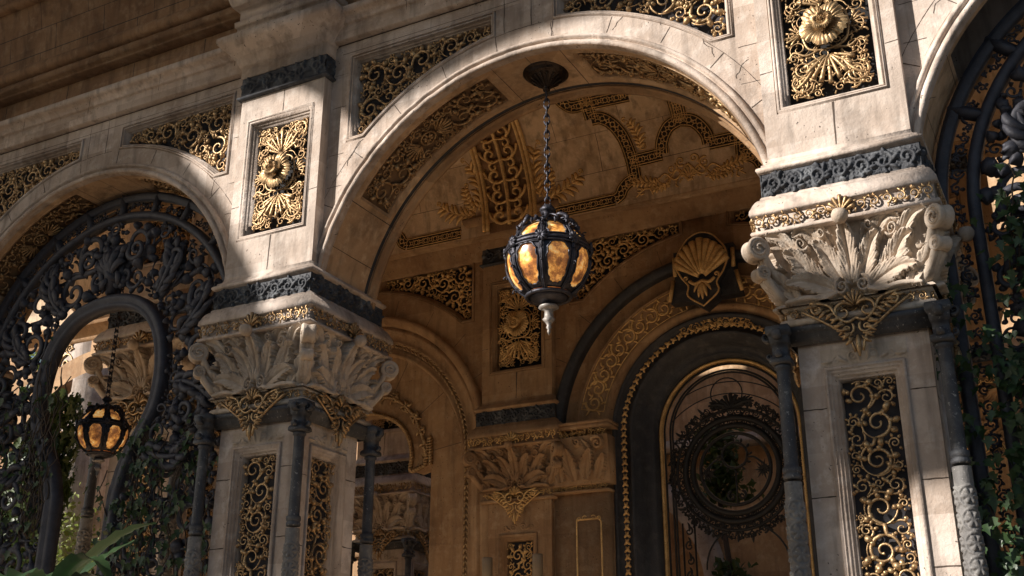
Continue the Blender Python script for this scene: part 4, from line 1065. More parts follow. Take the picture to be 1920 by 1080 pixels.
# ------------------------------------------------------------------ porch vault in front (upper left)
pv = tag(empty('porch_vault', (AX[0], 3.0, 7.2)), 'brown stone cove vault overhanging the arcade at upper left', 'vault')
pl_ = np.array(pv.location)
def fP(u, v, w): return barrel(0, 0, 3.0)(np.asarray(u) - pl_[0], v, w)
b = MB(); vv = np.linspace(.02, 3.0 * 1.95, 36)  # arc carried on out of view to block sky light
b.grid(fP(np.linspace(-14, 3.4, 10)[:, None], vv[None], 0)); b.grid(fP(np.linspace(-14, 3.4, 10)[:, None], vv[None], -.3))
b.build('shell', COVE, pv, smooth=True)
b = MB()
cpv = np.array([(.06, 0), (.07, .05), (.12, .07), (.17, .05), (.18, 0)]); b.grid(fP(np.linspace(-14, 3.4, 6)[:, None], cpv[None, :, 0], cpv[None, :, 1]))
c2 = np.array([(.82, 0), (.83, .05), (.87, .07), (.91, .05), (.92, 0)]); b.grid(fP(np.linspace(-14, 3.4, 6)[:, None], c2[None, :, 0], c2[None, :, 1])); b.build('moulding', COVE, pv)
for rx in PX:
    b = MB(); pr = np.array([(-.40, 0), (-.40, .05), (-.36, .09), (-.30, .10), (-.28, .13), (.28, .13), (.30, .10), (.36, .09), (.40, .05), (.40, 0)])
    b.grid(fP(rx + pr[:, 0][:, None], vv[None], pr[:, 1][:, None])); b.build('rib', COVE, pv)
b = MB()
for k, v in enumerate((.30, .55, 1.2, 1.6)): strip(b, (-12, v), (-5.7, v), .006, fP, .0015)
for x in np.arange(-11.3, -5.7, .62): strip(b, (x, .2), (x, .30), .006, fP, .0015); strip(b, (x + .2, .30), (x + .2, .55), .006, fP, .0015); strip(b, (x, .55), (x, 1.2), .006, fP, .0015)
b.build('mortar_joint', JOINT, pv)

# ------------------------------------------------------------------ lanterns
def sphere_pt(R, lat, lon):
    lat, lon = np.broadcast_arrays(lat, lon); return np.stack([R * np.cos(lat) * np.cos(lon), R * np.cos(lat) * np.sin(lon), R * np.sin(lat)], -1)
def make_lantern(x, y, z, R, ztop, label, rose=True, nrib=8, links=14, rot=0.0):
    p = tag(empty('hanging_lantern', (x, y, z)), label, 'lantern', 'hanging amber globe lanterns')
    p.rotation_euler.z = rot
    Ht = ztop - z
    if rose:
        b = MB(); b.lathe([(.001, Ht + .03), (.165, Ht + .03), (.172, Ht), (.172, Ht - .015), (.160, Ht - .022), (.150, Ht - .024), (.145, Ht - .040), (.128, Ht - .048), (.122, Ht - .050), (.110, Ht - .062), (.085, Ht - .075), (.055, Ht - .10), (.030, Ht - .125), (.020, Ht - .135), (.026, Ht - .145), (.026, Ht - .155), (.012, Ht - .165), (.001, Ht - .168)], 48)
        for k in range(14):
            a = k * 2 * PI / 14; t = np.linspace(0, 1, 6)
            tube3(b, np.stack([(.112 - .085 * t) * np.cos(a), (.112 - .085 * t) * np.sin(a), Ht - .062 - .062 * t], -1), .010 * (1 - .5 * t), 6)
        b.build('ceiling_rose', BRONZE, p, smooth=True); ct = Ht - .165
    else: ct = Ht
    cb = R * 1.42; pitch = (ct - cb) / links
    for k in range(links):
        b = MB(); h = pitch * .66; wd = .019; t = np.linspace(0, 2 * PI, 18, endpoint=False)
        q = np.stack([wd * np.cos(t), 0 * t, h * np.sin(t)], -1)
        if k % 2: q = q[:, [1, 0, 2]]
        tube3(b, q + np.array([0, 0, cb + (k + .5) * pitch]), .0068, 6, closed=True)
        b.build('chain_link', IRONL, p, smooth=True)
    # globe panes
    n1 = nrib
    lat_e = rad(14)
    for k in range(n1):
        a0, a1 = 2 * PI * k / n1, 2 * PI * (k + 1) / n1
        for lo, hi in ((rad(-58), lat_e), (lat_e, rad(66))):
            b = MB(); b.grid(sphere_pt(R * .955, np.linspace(lo, hi, 10)[None, :], np.linspace(a0, a1, 8)[:, None])); b.build('glass_pane', AMBER, p, smooth=True)
    # cage
    b = MB()
    for k in range(n1):
        a = 2 * PI * k / n1
        for off, r_ in ((-.05, .006), (0, .011), (.05, .006)):
            lt = np.linspace(rad(-62), rad(70), 26); tube3(b, sphere_pt(R, lt, a + off / np.maximum(np.cos(lt), .35) * .8), R * r_ * 2.6, 6)
        for lat, am in ((lat_e - .0, 1), ):
            c = sphere_pt(R * 1.05, np.array(lat), np.array(a)); 
            for j in range(9):
                q = c + .045 * R / .3 * (np.array([-math.sin(a), math.cos(a), 0]) * math.cos(j * 2 * PI / 9) + np.array([0, 0, 1]) * math.sin(j * 2 * PI / 9))
                tube3(b, np.array([c, (c + q) / 2, q]), np.array([.010, .013, .007]) * R / .3, 6)
        # scalloped edging of each pane
        for lo, hi in ((rad(-58), lat_e), (lat_e, rad(66))):
            th = np.linspace(0, 2 * PI, 40, endpoint=False)
            cl, ca = (lo + hi) / 2, a + PI / n1
            la = cl + (hi - lo) * .41 * np.sign(np.sin(th)) * np.abs(np.sin(th)) ** .7 + .01 * np.sin(15 * th); lo_ = ca + PI / n1 * .70 * np.sign(np.cos(th)) * np.abs(np.cos(th)) ** .6 + .02 * np.sin(12 * th)
            tube3(b, sphere_pt(R * .985, la, lo_), R * .022, 5, closed=True)
            # web between edging and ribs
            tri_o = sphere_pt(R * .975, np.clip(cl + (hi - lo) * .52 * np.clip(np.sin(th) * 1.6, -1, 1), lo, hi), ca + PI / n1 * np.clip(np.cos(th) * 1.6, -1, 1))
            b.grid(np.stack([tri_o, sphere_pt(R * .975, la, lo_)]), cv=True)
    for lat, rr, rad_ in ((lat_e - .09, 1.02, .020), (lat_e + .09, 1.02, .020), (lat_e, 1.0, .05), (rad(-60), 1.02, .05), (rad(68), 1.02, .05)):
        t = np.linspace(0, 2 * PI, 64, endpoint=False); tube3(b, sphere_pt(R * rr, lat + 0 * t, t), R * rad_, 6, closed=True)
    # crest of curled leaves around the top
    for k in range(n1 * 2):
        a = PI * k / n1; big = k % 2 == 0
        t = np.linspace(0, 1, 12); la = rad(48) + t * rad(24); rr = R * (1.03 + .10 * np.sin(t * PI) * (1.3 if big else .8)); c = sphere_pt(1, la, a + .12 * np.sin(t * 6)) * rr[:, None]
        tube3(b, c, R * (.07 if big else .05) * (1 - .5 * t), 6)
        e = c[0]; th = np.linspace(0, 5, 12); dn = sphere_pt(1, np.array(rad(48)), np.array(a)); upv = np.array([0, 0, 1.])
        rr = R * .085 * (1 - th / 6.5)
        q = e + dn * (R * .05 + rr * np.cos(th + 2))[:, None] + upv * (rr * np.sin(th + 2))[:, None]; tube3(b, q, R * .028, 6)
    if True:   # small hooks along the two side ribs
        for k in range(n1):
            a = 2 * PI * k / n1
            for lat in (rad(-20), rad(-42), rad(36)):
                dn = sphere_pt(1, np.array(lat), np.array(a)); tg = np.array([-math.sin(lat) * math.cos(a), -math.sin(lat) * math.sin(a), math.cos(lat)])
                th = np.linspace(0, 5, 10); rr = R * .06 * (1 - th / 6.5)
                tube3(b, dn * (R * 1.06 + rr * np.cos(th))[:, None] + tg * (rr * np.sin(th))[:, None], R * .018, 5)
    b.build('cage', IRONL, p, smooth=True)
    b = MB(); b.lathe([(.001, R * 1.45), (R * .10, R * 1.44), (R * .13, R * 1.40), (R * .19, R * 1.33), (R * .16, R * 1.28), (R * .10, R * 1.24), (R * .09, R * 1.15), (R * .20, R * 1.08), (R * .32, R * 1.0), (R * .42, R * .92)], 24, flute=.08, fk=12); b.build('crown', IRONL, p, smooth=True)
    b = MB(); b.lathe([(R * .47, -R * .86), (R * .40, -R * .96), (R * .28, -R * 1.02), (R * .16, -R * 1.06), (R * .10, -R * 1.08)], 32, flute=.03, fk=16)
    b.build('bottom_dome', IRONL, p, smooth=True); b = MB()
    b.lathe([(R * .10, -R * 1.06), (R * .22, -R * 1.11), (R * .24, -R * 1.15), (R * .17, -R * 1.19), (R * .10, -R * 1.22), (R * .11, -R * 1.40), (R * .15, -R * 1.43), (R * .09, -R * 1.50), (R * .045, -R * 1.58), (R * .07, -R * 1.63), (R * .03, -R * 1.68), (R * .045, -R * 1.72), (.001, -R * 1.82)], 20)
    b.build('finial', PALEM, p, smooth=True)
    ld = bpy.data.lights.new('lantern_light', 'POINT'); ld.energy = 2.0; ld.color = (1, .55, .2); ld.shadow_soft_size = R * 1.1
    return p
make_lantern(-3.09, 6.385, 4.535, .292, 6.03, 'large dark iron globe lantern with cloudy amber glass hanging in the middle arch', rot=.30)

# ------------------------------------------------------------------ iron grilles
def make_grille(cx, label):
    p = tag(empty('iron_grille', (cx, 6.45, 0)), label, 'iron grille', 'wrought iron arch grilles')
    f = frame((0, 0, 0), (1, 0, 0), (0, 0, 1), (0, -1, 0)); hw = 1.66
    def arch2(r): 
        a = math.acos(min(1, min(hw, r) / r)) if r > hw else 0
        return np.vstack([[(-min(r, hw), 0.0)], arc(0, AZ, r, PI - a, a, 60), [(min(r, hw), 0.0)]])
    b = MB(); mould(b, arch2(1.66), [(.0, -.05), (0, .03), (.03, .045), (.06, .03), (.07, .03), (.075, -.02), (.06, -.05)], f); mould(b, arch2(1.48), [(0, -.03), (0, .03), (.02, .05), (.05, .05), (.07, .03), (.07, -.03), (0, -.03)], f)
    for a in (60, 75, 90, 105, 120, 138, 42, 155, 25):
        a = rad(a); tube(b, [(1.66 * math.cos(a), AZ + 1.66 * math.sin(a)), (1.42 * math.cos(a), AZ + 1.42 * math.sin(a))], .045, f, 4, .9, .01)
    b.build('outer_ring', IRON, p)
    lo_ = np.vstack([arch2(1.575)[1:-1], [(1.575, 2.0), (-1.575, 2.0)]]); li_ = np.vstack([arch2(1.495)[1:-1], [(1.495, 1.99), (-1.495, 1.99)]])
    b = MB(); emit(b, fill([lo_, li_], .045, .018, .2, 14, leaves=4, dens=9000), f, sides=5, flat=.8, jit=.01, rmin=.006); b.build('ring_scrollwork', IRON, p, smooth=True)
    # keyhole ring
    kh = [(-.40, 0), (-.41, 2.9), (-.44, 3.35), (-.53, 3.60), (-.66, 3.82), (-.74, 4.02), (-.76, 4.30), (-.70, 4.60), (-.56, 4.83), (-.33, 4.985), (0, 5.04)]
    kh = np.array(kh); kh = np.vstack([kh, np.stack([-kh[::-1][1:, 0], kh[::-1][1:, 1]], -1)]); ks_ = smooth(kh, 100)
    b = MB(); mould(b, ks_, [(.0, -.04), (0, .04), (.02, .065), (.05, .07), (.07, .05), (.085, .05), (.10, .06), (.12, .045), (.135, .02), (.135, -.04), (0, -.04)], f); b.build('keyhole_ring', IRON, p)
    inner = arch2(1.41); loops = [np.vstack([inner[1:-1], [(1.41, 2.0), (-1.41, 2.0)]]) if False else np.vstack([[(-1.41, 2.0)], arc(0, AZ, 1.41, PI, 0, 60), [(1.41, 2.0)]]), ks_[ks_[:, 1] > 1.99]]
    up_ = np.array([(1.42, 4.1)]); 
    st = fill(loops, .20, .04, .125, 9, lw=1.25, leaves=6, dens=6000, turns=1.35)
    # big acanthus branches fanning from the ring
    big = []
    for s_ in (-1, 1):
        big += acanthus(s_ * .12, 5.08, PI / 2 + s_ * .5, .42, -s_ * 1.6, .034, 6, .5, 1.8, .95)
        big += acanthus(s_ * .55, 4.95, PI / 4 if s_ > 0 else PI * .75, .5, s_ * 1.2, .034, 6, .48, 1.8, .95)
        big += acanthus(s_ * .85, 4.55, .5 if s_ > 0 else PI - .5, .5, s_ * 1.2, .034, 6, .48, 1.8, .95)
        big += acanthus(s_ * .85, 4.15, -.1 if s_ > 0 else PI + .1, .5, -s_ * 1.0, .034, 6, .48, 1.8, .95)
        big += acanthus(s_ * .62, 3.65, -.6 if s_ > 0 else PI + .6, .5, s_ * 1.1, .034, 6, .48, 1.8, .95)
        for (x, z, r) in ((.30, 5.40, .12), (.75, 5.25, .13), (1.05, 4.85, .13), (1.2, 4.35, .12), (.16, 5.2, .09), (1.0, 3.9, .12)):
            big.append(spiral(s_ * x, z, r, s_ * 2.2, s_, 1.5, .22))
    big.append((np.array([(0, 5.06), (0, 5.3), (0, 5.5)]), np.array([.05, .09, .05]))); big += shell(0, 5.2, PI / 2, .26, 7, 1.6, .12)
    big.append((np.array([(0, 5.50), (0, 5.55), (0, 5.60)]), np.array([.03, .06, .03])))
    big = [q for q in big if (np.hypot(q[0][:, 0], q[0][:, 1] - AZ).max() < 1.52)]
    b = MB(); emit(b, st, f, sides=7, flat=.6, jit=.03, rs=1.25, rmin=.008); b.build('scrollwork', IRON, p, smooth=True)
    b = MB(); emit(b, big, f, sides=7, flat=.7, jit=.03, w0=.04, rmin=.010); b.build('acanthus_branches', IRON, p, smooth=True)
    return p
G1 = make_grille(AX[0], 'dark wrought iron grille with keyhole opening filling the left arch, small lantern inside')
G2 = copy_tree(G1); G2.location.x = AX[2]; tag(G2, 'dark wrought iron grille overgrown with ivy at the right edge beyond the sunlit pier', 'iron grille')

make_lantern(-8.16, 7.3, 4.12, .235, 5.9, 'smaller hanging amber lantern seen through the keyhole of the left iron grille', rose=False, links=24, rot=.15)

# round iron door screen
ds = tag(empty('iron_door_screen', (AX[1], 10.45, 0)), 'slender black iron door screen with a ringed circle in the right inner arch', 'door screen')
f = frame((0, 0, 0), (1, 0, 0), (0, 0, 1), (0, -1, 0)); cz = 3.88; cxd = .04
b = MB()
for r in (.66, .60, .575): tube(b, ringp(0, r, 4.27, 0.0, 40), .011, f, 6)
b.build('frame', IRONB, ds, smooth=True)
b = MB()
for r, w_ in ((.585, .016), (.50, .032), (.425, .030), (.345, .018)): tube(b, arc(cxd, cz, r, 0, 2 * PI, 64)[:-1], w_, f, 6, 1, closed=True)
st = []
st += fill([arc(cxd, cz, .60, 0, 2 * PI, 60)[:-1], arc(cxd, cz, .505, 0, 2 * PI, 60)[:-1]], .045, .018, .24, 3, leaves=4, dens=5000)
st += fill([arc(cxd, cz, .495, 0, 2 * PI, 60)[:-1], arc(cxd, cz, .43, 0, 2 * PI, 60)[:-1]], .032, .014, .27, 4, leaves=3, dens=5000)
for k in range(0):
    a = k * 2 * PI / 40; st.append(spiral(cxd + .53 * math.cos(a), cz + .53 * math.sin(a), .036, a, 1 if k % 2 else -1, 1.2, .30))
    st.append(leaflet(cxd + .46 * math.cos(a), cz + .46 * math.sin(a), a + 1.0, .075, .8, .018))
st += fill([arc(cxd, cz, .675, 0, 2 * PI, 60)[:-1], arc(cxd, cz, .595, 0, 2 * PI, 60)[:-1]], .042, .016, .27, 6, leaves=4, dens=5000)
for k in range(26):
    a = k * 2 * PI / 26 + .1; st.append(leaflet(cxd + .62 * math.cos(a), cz + .62 * math.sin(a), a + g5.uniform(-.6, .6), g5.uniform(.05, .11), g5.uniform(-1.5, 1.5), .013))
for k in range(0):
    a = 0; st.append(spiral(cxd + .59 * math.cos(a), cz + .59 * math.sin(a), .038, a, -1 if k % 2 else 1, 1.2, .34)); st.append(leaflet(cxd + .57 * math.cos(a), cz + .57 * math.sin(a), a, .07, .6, .016))
st += xf(shell(0, 0, PI / 2, .17, 7, 2.2, .09), cxd, cz + .58)
for s_ in (-1, 1): st += acanthus(cxd, cz + .60, PI / 2 - s_ * 1.1, .24, -s_ * .8, .03, 5)
emit(b, st, f, flat=.9, jit=.003); b.build('circle_ring', IRONB, ds, smooth=True)
b = MB(); st = [(arc(cxd, cz + .13, .125, 0, 2 * PI, 30), np.full(30, .013))]
for k in range(12): a = k * PI / 6; st.append(leaflet(cxd + .135 * math.cos(a), cz + .13 + .135 * math.sin(a), a, .045, .9, .012))
for s_ in (-1, 1):
    sx, sz = cxd + s_ * .27, cz - .03
    for k in range(14): a = k * 2 * PI / 14; L = .10 if k % 2 else .065; st.append((np.array([(sx, sz), (sx + L * .5 * math.cos(a), sz + L * .5 * math.sin(a)), (sx + L * math.cos(a), sz + L * math.sin(a))]), np.array([.012, .009, .002])))
    c1 = smooth([(cxd + s_ * .12, cz + .10), (cxd + s_ * .2, cz + .09), (cxd + s_ * .3, cz + .0), (cxd + s_ * .34, cz - .06)], 12); st.append((c1, np.full(len(c1), .010)))
st.append((np.array([(cxd, cz), (cxd, cz - .34)]), np.full(2, .008)))
for s_ in (-1, 1): st.append(spiral(cxd + s_ * .05, cz - .26, .045, PI / 2, -s_, 1.3, .3))
emit(b, st, f, flat=.9, jit=.003); b.build('star_boss', IRONB, ds, smooth=True)
b = MB(); st = []
for r in (.80, .92): A = arc(-.02, cz - .05, r, .75, PI - .75, 30); st.append((A[np.hypot(A[:, 0], A[:, 1] - 4.27) < .6], None))
st = [(p_, np.full(len(p_), .006)) for p_, _ in st if len(p_) > 2]
st.append((arc(0, 4.63, .16, 0, 2 * PI, 24), np.full(24, .007)))
for x in (-.52, -.40): st.append((np.array([(x, 0), (x, 3.40)]), np.full(2, .010)))
for k in range(9): st += [spiral(-.46, 2.2 + .14 * k, .045, PI / 2, 1 if k % 2 else -1, 1.2, .2), leaflet(-.46, 2.2 + .14 * k, 1.2, .09, 1.2, .012)]
st.append((arc(0.1, 2.95, .40, 0, PI, 24), np.full(24, .009)))
emit(b, st, f, flat=1, jit=0); b.build('scroll_bars', IRONB, ds, smooth=True)

# ------------------------------------------------------------------ beyond
# back piers seen through the openings
B1 = copy_tree(P1); B1.location = (-7.93, 12.0, 0); tag(B1, 'shaded rear pier glimpsed through the scalloped opening of the left inner arch', 'pier', 'rear piers')
B2 = copy_tree(P1); B2.location = (-9.38, 9.5, 0); B2.scale = (1.45, 1.45, 1.32); tag(B2, 'large scroll capital pier behind the small lantern, seen through the keyhole', 'pier', 'rear piers')
wp = tag(empty('garden_pillar', (-16.4, 14.2, 0)), 'pale distant garden pillar with a pierced gilt panel, seen at the top left of the keyhole', 'pillar')
b = MB(); b.box(-.5, .5, -.5, .5, 0, 9.6); b.box(-.65, .65, -.65, .65, 9.2, 9.5); b.box(-.8, .8, -.8, .8, 9.5, 9.8); b.build('shaft', LIMEF, wp)
b = MB(); emit(b, fill([rect(-.42, .08, 5.5, 9.1)], .2, .06, .14, 3, leaves=4), frame((0, -.51, 0), (1, 0, 0), (0, 0, 1), (0, -1, 0)), w0=.0, flat=1); b.build('gilt_scrollwork', GOLD, wp, smooth=True)
# walls of the court behind
cw = tag(empty('court_wall', (-5, 13.9, 0)), 'rough warm stone court wall with arched niches seen through the inner doorway', 'wall')
b = MB(); plate(b, rect(-4, 10, 0, 9.5), [ring_loop(-.9 + 0, 1.3, 3.2), ring_loop(3.6, 1.3, 3.6)], frame((0, 0, 0), (1, 0, 0), (0, 0, 1), (0, -1, 0)), 0, .5); b.box(-4, 10, 1.4, 1.6, 0, 9); b.build('wall', COURT, cw)
b = MB(); ff = frame((0, 0, 0), (1, 0, 0), (0, 0, 1), (0, -1, 0))
for c in ((-.9, 3.2), (3.6, 3.6)): mould(b, ringp(c[0], 1.35, c[1]), [(-.25, 0), (-.25, .06), (-.1, .1), (0, .08), (.05, 0)], ff)
b.box(-4, 10, -.25, 0, 6.4, 6.8); b.box(-4, 10, -.15, 0, 4.9, 5.05); b.build('moulding', LIMEF, cw)
b = MB(); emit(b, fill([rect(-3.5, -.6, 5.1, 6.3)], .4, .1, .14, 8, leaves=4) , ff, w0=.02); b.build('gilt_scrollwork', GOLD, cw, smooth=True)

def leaf_cloud(b, C, size, g, k=1.0, up_=.3, ivy=False, nrm=None):
    """one leaf per centre: ivy = five-pointed, else a folded lens"""
    n = len(C)
    if nrm is None: nrm = g.normal(size=(n, 3)); nrm[:, 2] += up_
    else: nrm = nrm + g.normal(size=(n, 3)) * .45
    nrm /= np.linalg.norm(nrm, axis=1)[:, None]
    t = g.normal(size=(n, 3)); 
    if ivy: t = np.array([0, 0, -1.]) + g.normal(size=(n, 3)) * .35
    t -= (t * nrm).sum(1)[:, None] * nrm; t /= np.linalg.norm(t, axis=1)[:, None]; s_ = np.cross(nrm, t)
    sz = size * g.uniform(.6, 1.25, n)
    if ivy:
        shp = np.array([(-.35, 0), (-.25, .38), (.05, .28), (.15, .62), (.38, .25), (1.0, 0), (.38, -.25), (.15, -.62), (.05, -.28), (-.25, -.38)]); fold = np.array([0, .08, .0, .12, .0, -.1, .0, .12, .0, .08])
        F = np.array([[0, 1, 2], [0, 2, 4], [2, 3, 4], [0, 4, 5], [0, 5, 6], [0, 6, 8], [6, 7, 8], [0, 8, 9]])
    else:
        shp = np.array([(-.5, 0), (0, .28), (.5, 0), (0, -.28)]); fold = np.array([0, .1, 0, .1]); F = np.array([[0, 1, 2], [0, 2, 3]])
    m_ = len(shp)
    V = C[:, None] + sz[:, None, None] * (t[:, None] * shp[None, :, 0:1] + s_[:, None] * shp[None, :, 1:2] + nrm[:, None] * fold[None, :, None])
    FF = (F[None] + (np.arange(n) * m_)[:, None, None]).reshape(-1, F.shape[1]); b.add(V, FF)
def make_tree(x, y, h, rad_, label, m_, n=9000, size=.13, seed=1, zc=.6, name='garden_tree', group='garden trees beyond the arcade', cat='tree'):
    g = np.random.default_rng(seed); p = tag(empty(name, (x, y, 0)), label, cat, group)
    b = MB(); tube3(b, np.array([(0, 0, 0), (.05, .03, h * .3), (-.05, .05, h * .55), (.02, 0, h * .8)]), np.array([.17, .13, .09, .03]), 9)
    for k in range(9):
        a = g.uniform(0, 6.28); z = h * g.uniform(.3, .65); L = rad_ * g.uniform(.6, .9)
        tube3(b, np.array([(0, 0, z), (L * .5 * math.cos(a), L * .5 * math.sin(a), z + L * .35), (L * math.cos(a), L * math.sin(a), z + L * .8)]), np.array([.07, .045, .015]), 6)
    b.build('trunk', BARK, p, smooth=True)
    cl = g.normal(size=(46, 3)) * np.array([rad_ * .45, rad_ * .45, h * .2]) + np.array([0, 0, h * zc])
    C = cl[g.integers(0, 46, n)] + g.normal(size=(n, 3)) * rad_ * .17
    b = MB(); leaf_cloud(b, C, size, g); b.build('crown', m_, p)
make_tree(-19.5, 17.0, 8.0, 3.2, 'sunlit leafy tree filling the lower part of the keyhole opening', TREEL, 22000, .17, 1, .42)
make_tree(-25.0, 21.0, 16.0, 4.2, 'tall tree against the bright sky behind the small lantern chain', TREEL, 12000, .22, 2, .66)
make_tree(-21.8, 15.6, 7.0, 2.6, 'broad garden tree seen through the bars left of the keyhole', TREEL, 12000, .16, 4, .5)
make_tree(-16.0, 13.6, 5.0, 1.7, 'bright sunlit bush low in the keyhole opening, below the dark ivy column', TREEL, 14000, .10, 6, .6)
# ivy-clad column left in the keyhole
hc = tag(empty('ivy_column', (-15.1, 12.2, 0)), 'dark green ivy-clad column at the left side of the keyhole opening', 'ivy column')
b = MB(); b.lathe([(.30, 0), (.30, 6.6), (.4, 6.7), (.4, 6.9)], 16); b.build('post', LIME, hc, smooth=True)
g = np.random.default_rng(8); n = 6000; a = g.uniform(0, 6.28, n); z = g.uniform(3.6, 6.6, n); r = .42 + .14 * np.sin(3 * a + z * 2) + g.normal(size=n) * .06
b = MB(); leaf_cloud(b, np.stack([r * np.cos(a), r * np.sin(a), z], -1), .12, g, ivy=True, nrm=np.stack([np.cos(a), np.sin(a), 0 * a], -1)); b.build('foliage', HEDGE, hc)
# hanging plant seen through the door
hp = tag(empty('climbing_shrub', (-4.1, 13.3, 0)), 'green climbing shrub on the court wall seen through the round iron screen', 'shrub')
b = MB(); tube3(b, np.array([(0, 0, 0), (.1, 0, 2.5), (-.1, 0, 4.6)]), np.array([.08, .05, .02]), 7); b.build('stem', BARK, hp)
n = 1500; z = np.where(g.random(n) < .5, g.uniform(4.1, 5.0, n), g.uniform(1.8, 3.4, n)); C = np.stack([g.normal(size=n) * (.13 + .05 * np.sin(z * 5)), g.normal(size=n) * .12, z], -1); b = MB(); leaf_cloud(b, C, .13, g); b.build('foliage', HEDGE, hp)

rw = tag(empty('rear_wall', (-11.5, 16.5, 0)), 'shaded ochre rear wall glimpsed between the scrolls right of the keyhole', 'wall')
b = MB(); b.box(-4.6, 4.5, 0, .3, 0, 9); b.box(-3.7, 4.5, -.08, 0, 4.3, 4.5); b.box(-3.7, 4.5, -.12, 0, 6.6, 6.9); b.build('wall', LIME, rw)
# ivy on the grilles
def make_ivy(label, regs, seed, yy=6.40, n_st=14):
    g = np.random.default_rng(seed); p = tag(empty('climbing_ivy', (regs[0][0], yy, 0)), label, 'ivy', 'ivy on the iron grilles'); bs = MB(); bl_ = MB(); cs = []
    for (x0, x1, z0, z1, n, wdt) in regs:
        for k in range(n_st):
            x = g.uniform(x0, x1); z = z0; pts = [(x - regs[0][0], 0, z)]; xx = x
            while z < z1 * g.uniform(.85, 1.0) and len(pts) < 60:
                z += .08; xx += g.normal() * .03; pts.append((xx - regs[0][0], g.normal() * .015 - .02, z))
            pts = np.array(pts)
            if len(pts) > 3: tube3(bs, pts, .005, 5)
            m_ = int(n / n_st); i = g.integers(0, len(pts), m_); cs.append(pts[i] + g.normal(size=(m_, 3)) * np.array([wdt, .03, .05]))
    C = np.vstack(cs); C[:, 1] -= .03
    leaf_cloud(bl_, C, .055, g, ivy=True, nrm=np.tile(np.array([[0, -1., .25]]), (len(C), 1)))
    bs.build('stem', BARK, p, smooth=True); bl_.build('foliage', IVY, p)
make_ivy('ivy leaves threaded through the left iron grille beside its keyhole', [(-6.85, -5.75, 1.8, 4.0, 620, .10), (-8.9, -8.1, 2.0, 4.6, 620, .12), (-7.95, -7.75, 3.0, 4.8, 60, .05)], 3)
make_ivy('dense ivy curtain hanging beside the sunlit pier at the right edge', [(-.44, .6, 1.6, 4.1, 4800, .08), (-.35, .4, 3.9, 4.75, 200, .1)], 4, yy=6.30)

# broad-leaved plant at lower left
bp_ = tag(empty('broad_leaf_plant', (-3.68, 3.1, 0)), 'glossy broad-leaved green plant in the bottom left corner', 'plant')
def blade(b, base, a, L, wd, droop, rise):
    n = 16; t = np.linspace(0, 1, n); d = np.array([math.cos(a), math.sin(a), 0]); s_ = np.array([-d[1], d[0], 0])
    sp_ = np.array(base) + d * (L * (t * .9))[:, None] + np.array([0, 0, 1.]) * (rise * L * t - droop * L * t ** 2.4)[:, None]
    wv = wd * np.sin(PI * np.clip(t * .93 + .05, 0, 1)) ** .8; k = np.linspace(-1, 1, 7)
    b.grid(sp_[:, None] + s_ * (wv[:, None] * k)[..., None] + np.array([0, 0, 1.]) * (np.abs(k)[None] * wv[:, None] * .35 + .006 * np.sin(t * 40)[:, None] * np.abs(k))[..., None])
for i, (a, L, wd, dr, rs) in enumerate(((.45, .46, .055, .45, 1.2), (-.15, .50, .05, .95, 1.1), (1.3, .40, .045, .2, 1.0), (2.4, .45, .055, .6, .95), (-1.0, .42, .055, .8, .9), (3.3, .45, .06, .6, .85), (.1, .32, .045, .5, .9))):
    b = MB(); blade(b, (0, 0, 1.98), a, L, wd, dr, rs); b.build('leaf', BROAD, bp_, smooth=True)
b = MB(); tube3(b, np.array([(0, 0, 0), (.03, .0, .9), (0, 0, 2.0)]), np.array([.05, .04, .03]), 8); b.build('stalk', BROAD, bp_, smooth=True)

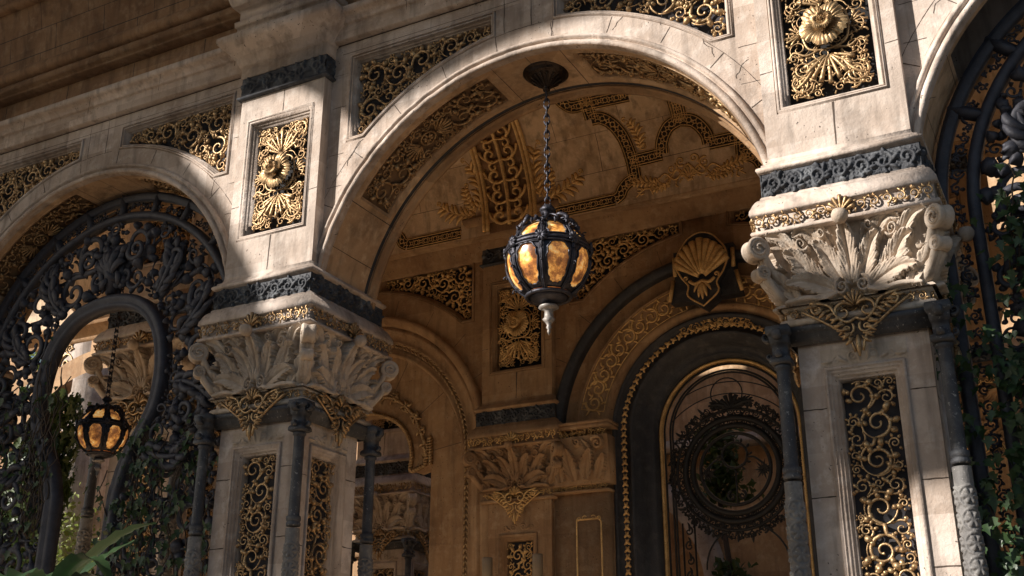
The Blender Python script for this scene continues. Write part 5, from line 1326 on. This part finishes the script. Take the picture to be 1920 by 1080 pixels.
# two candles on the inner wall
for i, (x, lb) in enumerate(((-5.27, 'cream candle left of the tall gilt panel on the inner pilaster'), (-4.74, 'cream candle right of the tall gilt panel on the inner pilaster'))):
    c = tag(empty('candle', (x, 9.5, 2.80)), lb, 'candle', 'candles before the inner pilaster')
    b = MB(); b.lathe([(.05, 0), (.05, .25), (.046, .262), (.001, .262)], 16); b.build('wax', plain('wax', (.32, .25, .17), .5), c, smooth=True)
    b = MB(); b.lathe([(.09, -2.8), (.10, -2.75), (.03, -2.6), (.025, -.3), (.03, -.1), (.065, -.03), (.07, 0), (.001, 0)], 14); b.build('holder', GOLDD, c, smooth=True)

# ------------------------------------------------------------------ unseen wall added behind the camera to shade the arcade, holes cut for the sunlight
oy = -3.0; dY = 6.1 - oy
def UV(u, v): return (u - dY * SX / SY, v + dY * SE / SY)
op = tag(empty('sun_blocker', (0, oy, 0)), 'unseen plain wall added behind the camera, its openings shaped for the sun patches', 'light blocker')
hole = [(-6.32, 6.0), (-6.22, 6.15), (-5.6, 6.20), (-4.95, 6.17), (-4.75, 6.02), (-4.55, 5.80), (-4.40, 5.80), (-4.1, 5.93), (-3.6, 6.08), (-3.1, 6.18), (-2.6, 6.19), (-1.5, 6.12), (.6, 6.1), (.5, 5.3), (-.36, 5.12), (-.40, 4.0), (-.42, 3.62), (-.50, 3.60), (-.75, 3.80), (-1.3, 3.95), (-2.4, 3.7), (-3.6, 3.75), (-4.5, 3.92), (-4.95, 4.25), (-5.25, 4.68), (-5.5, 5.04), (-5.9, 5.57)]
low = [(-1.14, -6.2), (-1.14, 2.58), (-.95, 2.70), (-.36, 2.75), (-.33, 1.9), (2.2, 1.6), (2.2, -6.2)]
low2 = [(-12.2, -6.2), (-12.2, 2.5), (-6.2, 2.5), (-5.9, 2.3), (-1.4, 2.3), (-1.4, -6.2)]
H_ = [np.array([UV(*q) for q in h]) for h in (hole, low, low2)]
b = MB(); plate(b, np.array([UV(-13, -6.36), UV(5, -6.36), UV(5, 9), UV(-13, 9)]), H_, frame((0, 0, 0), (1, 0, 0), (0, 0, 1), (0, -1, 0)), 0, .02); b.build('wall', LIME, op)  # the added unseen wall that blocks the sun
print('objects', len(bpy.data.objects), 'verts', sum(len(m.vertices) for m in bpy.data.meshes))
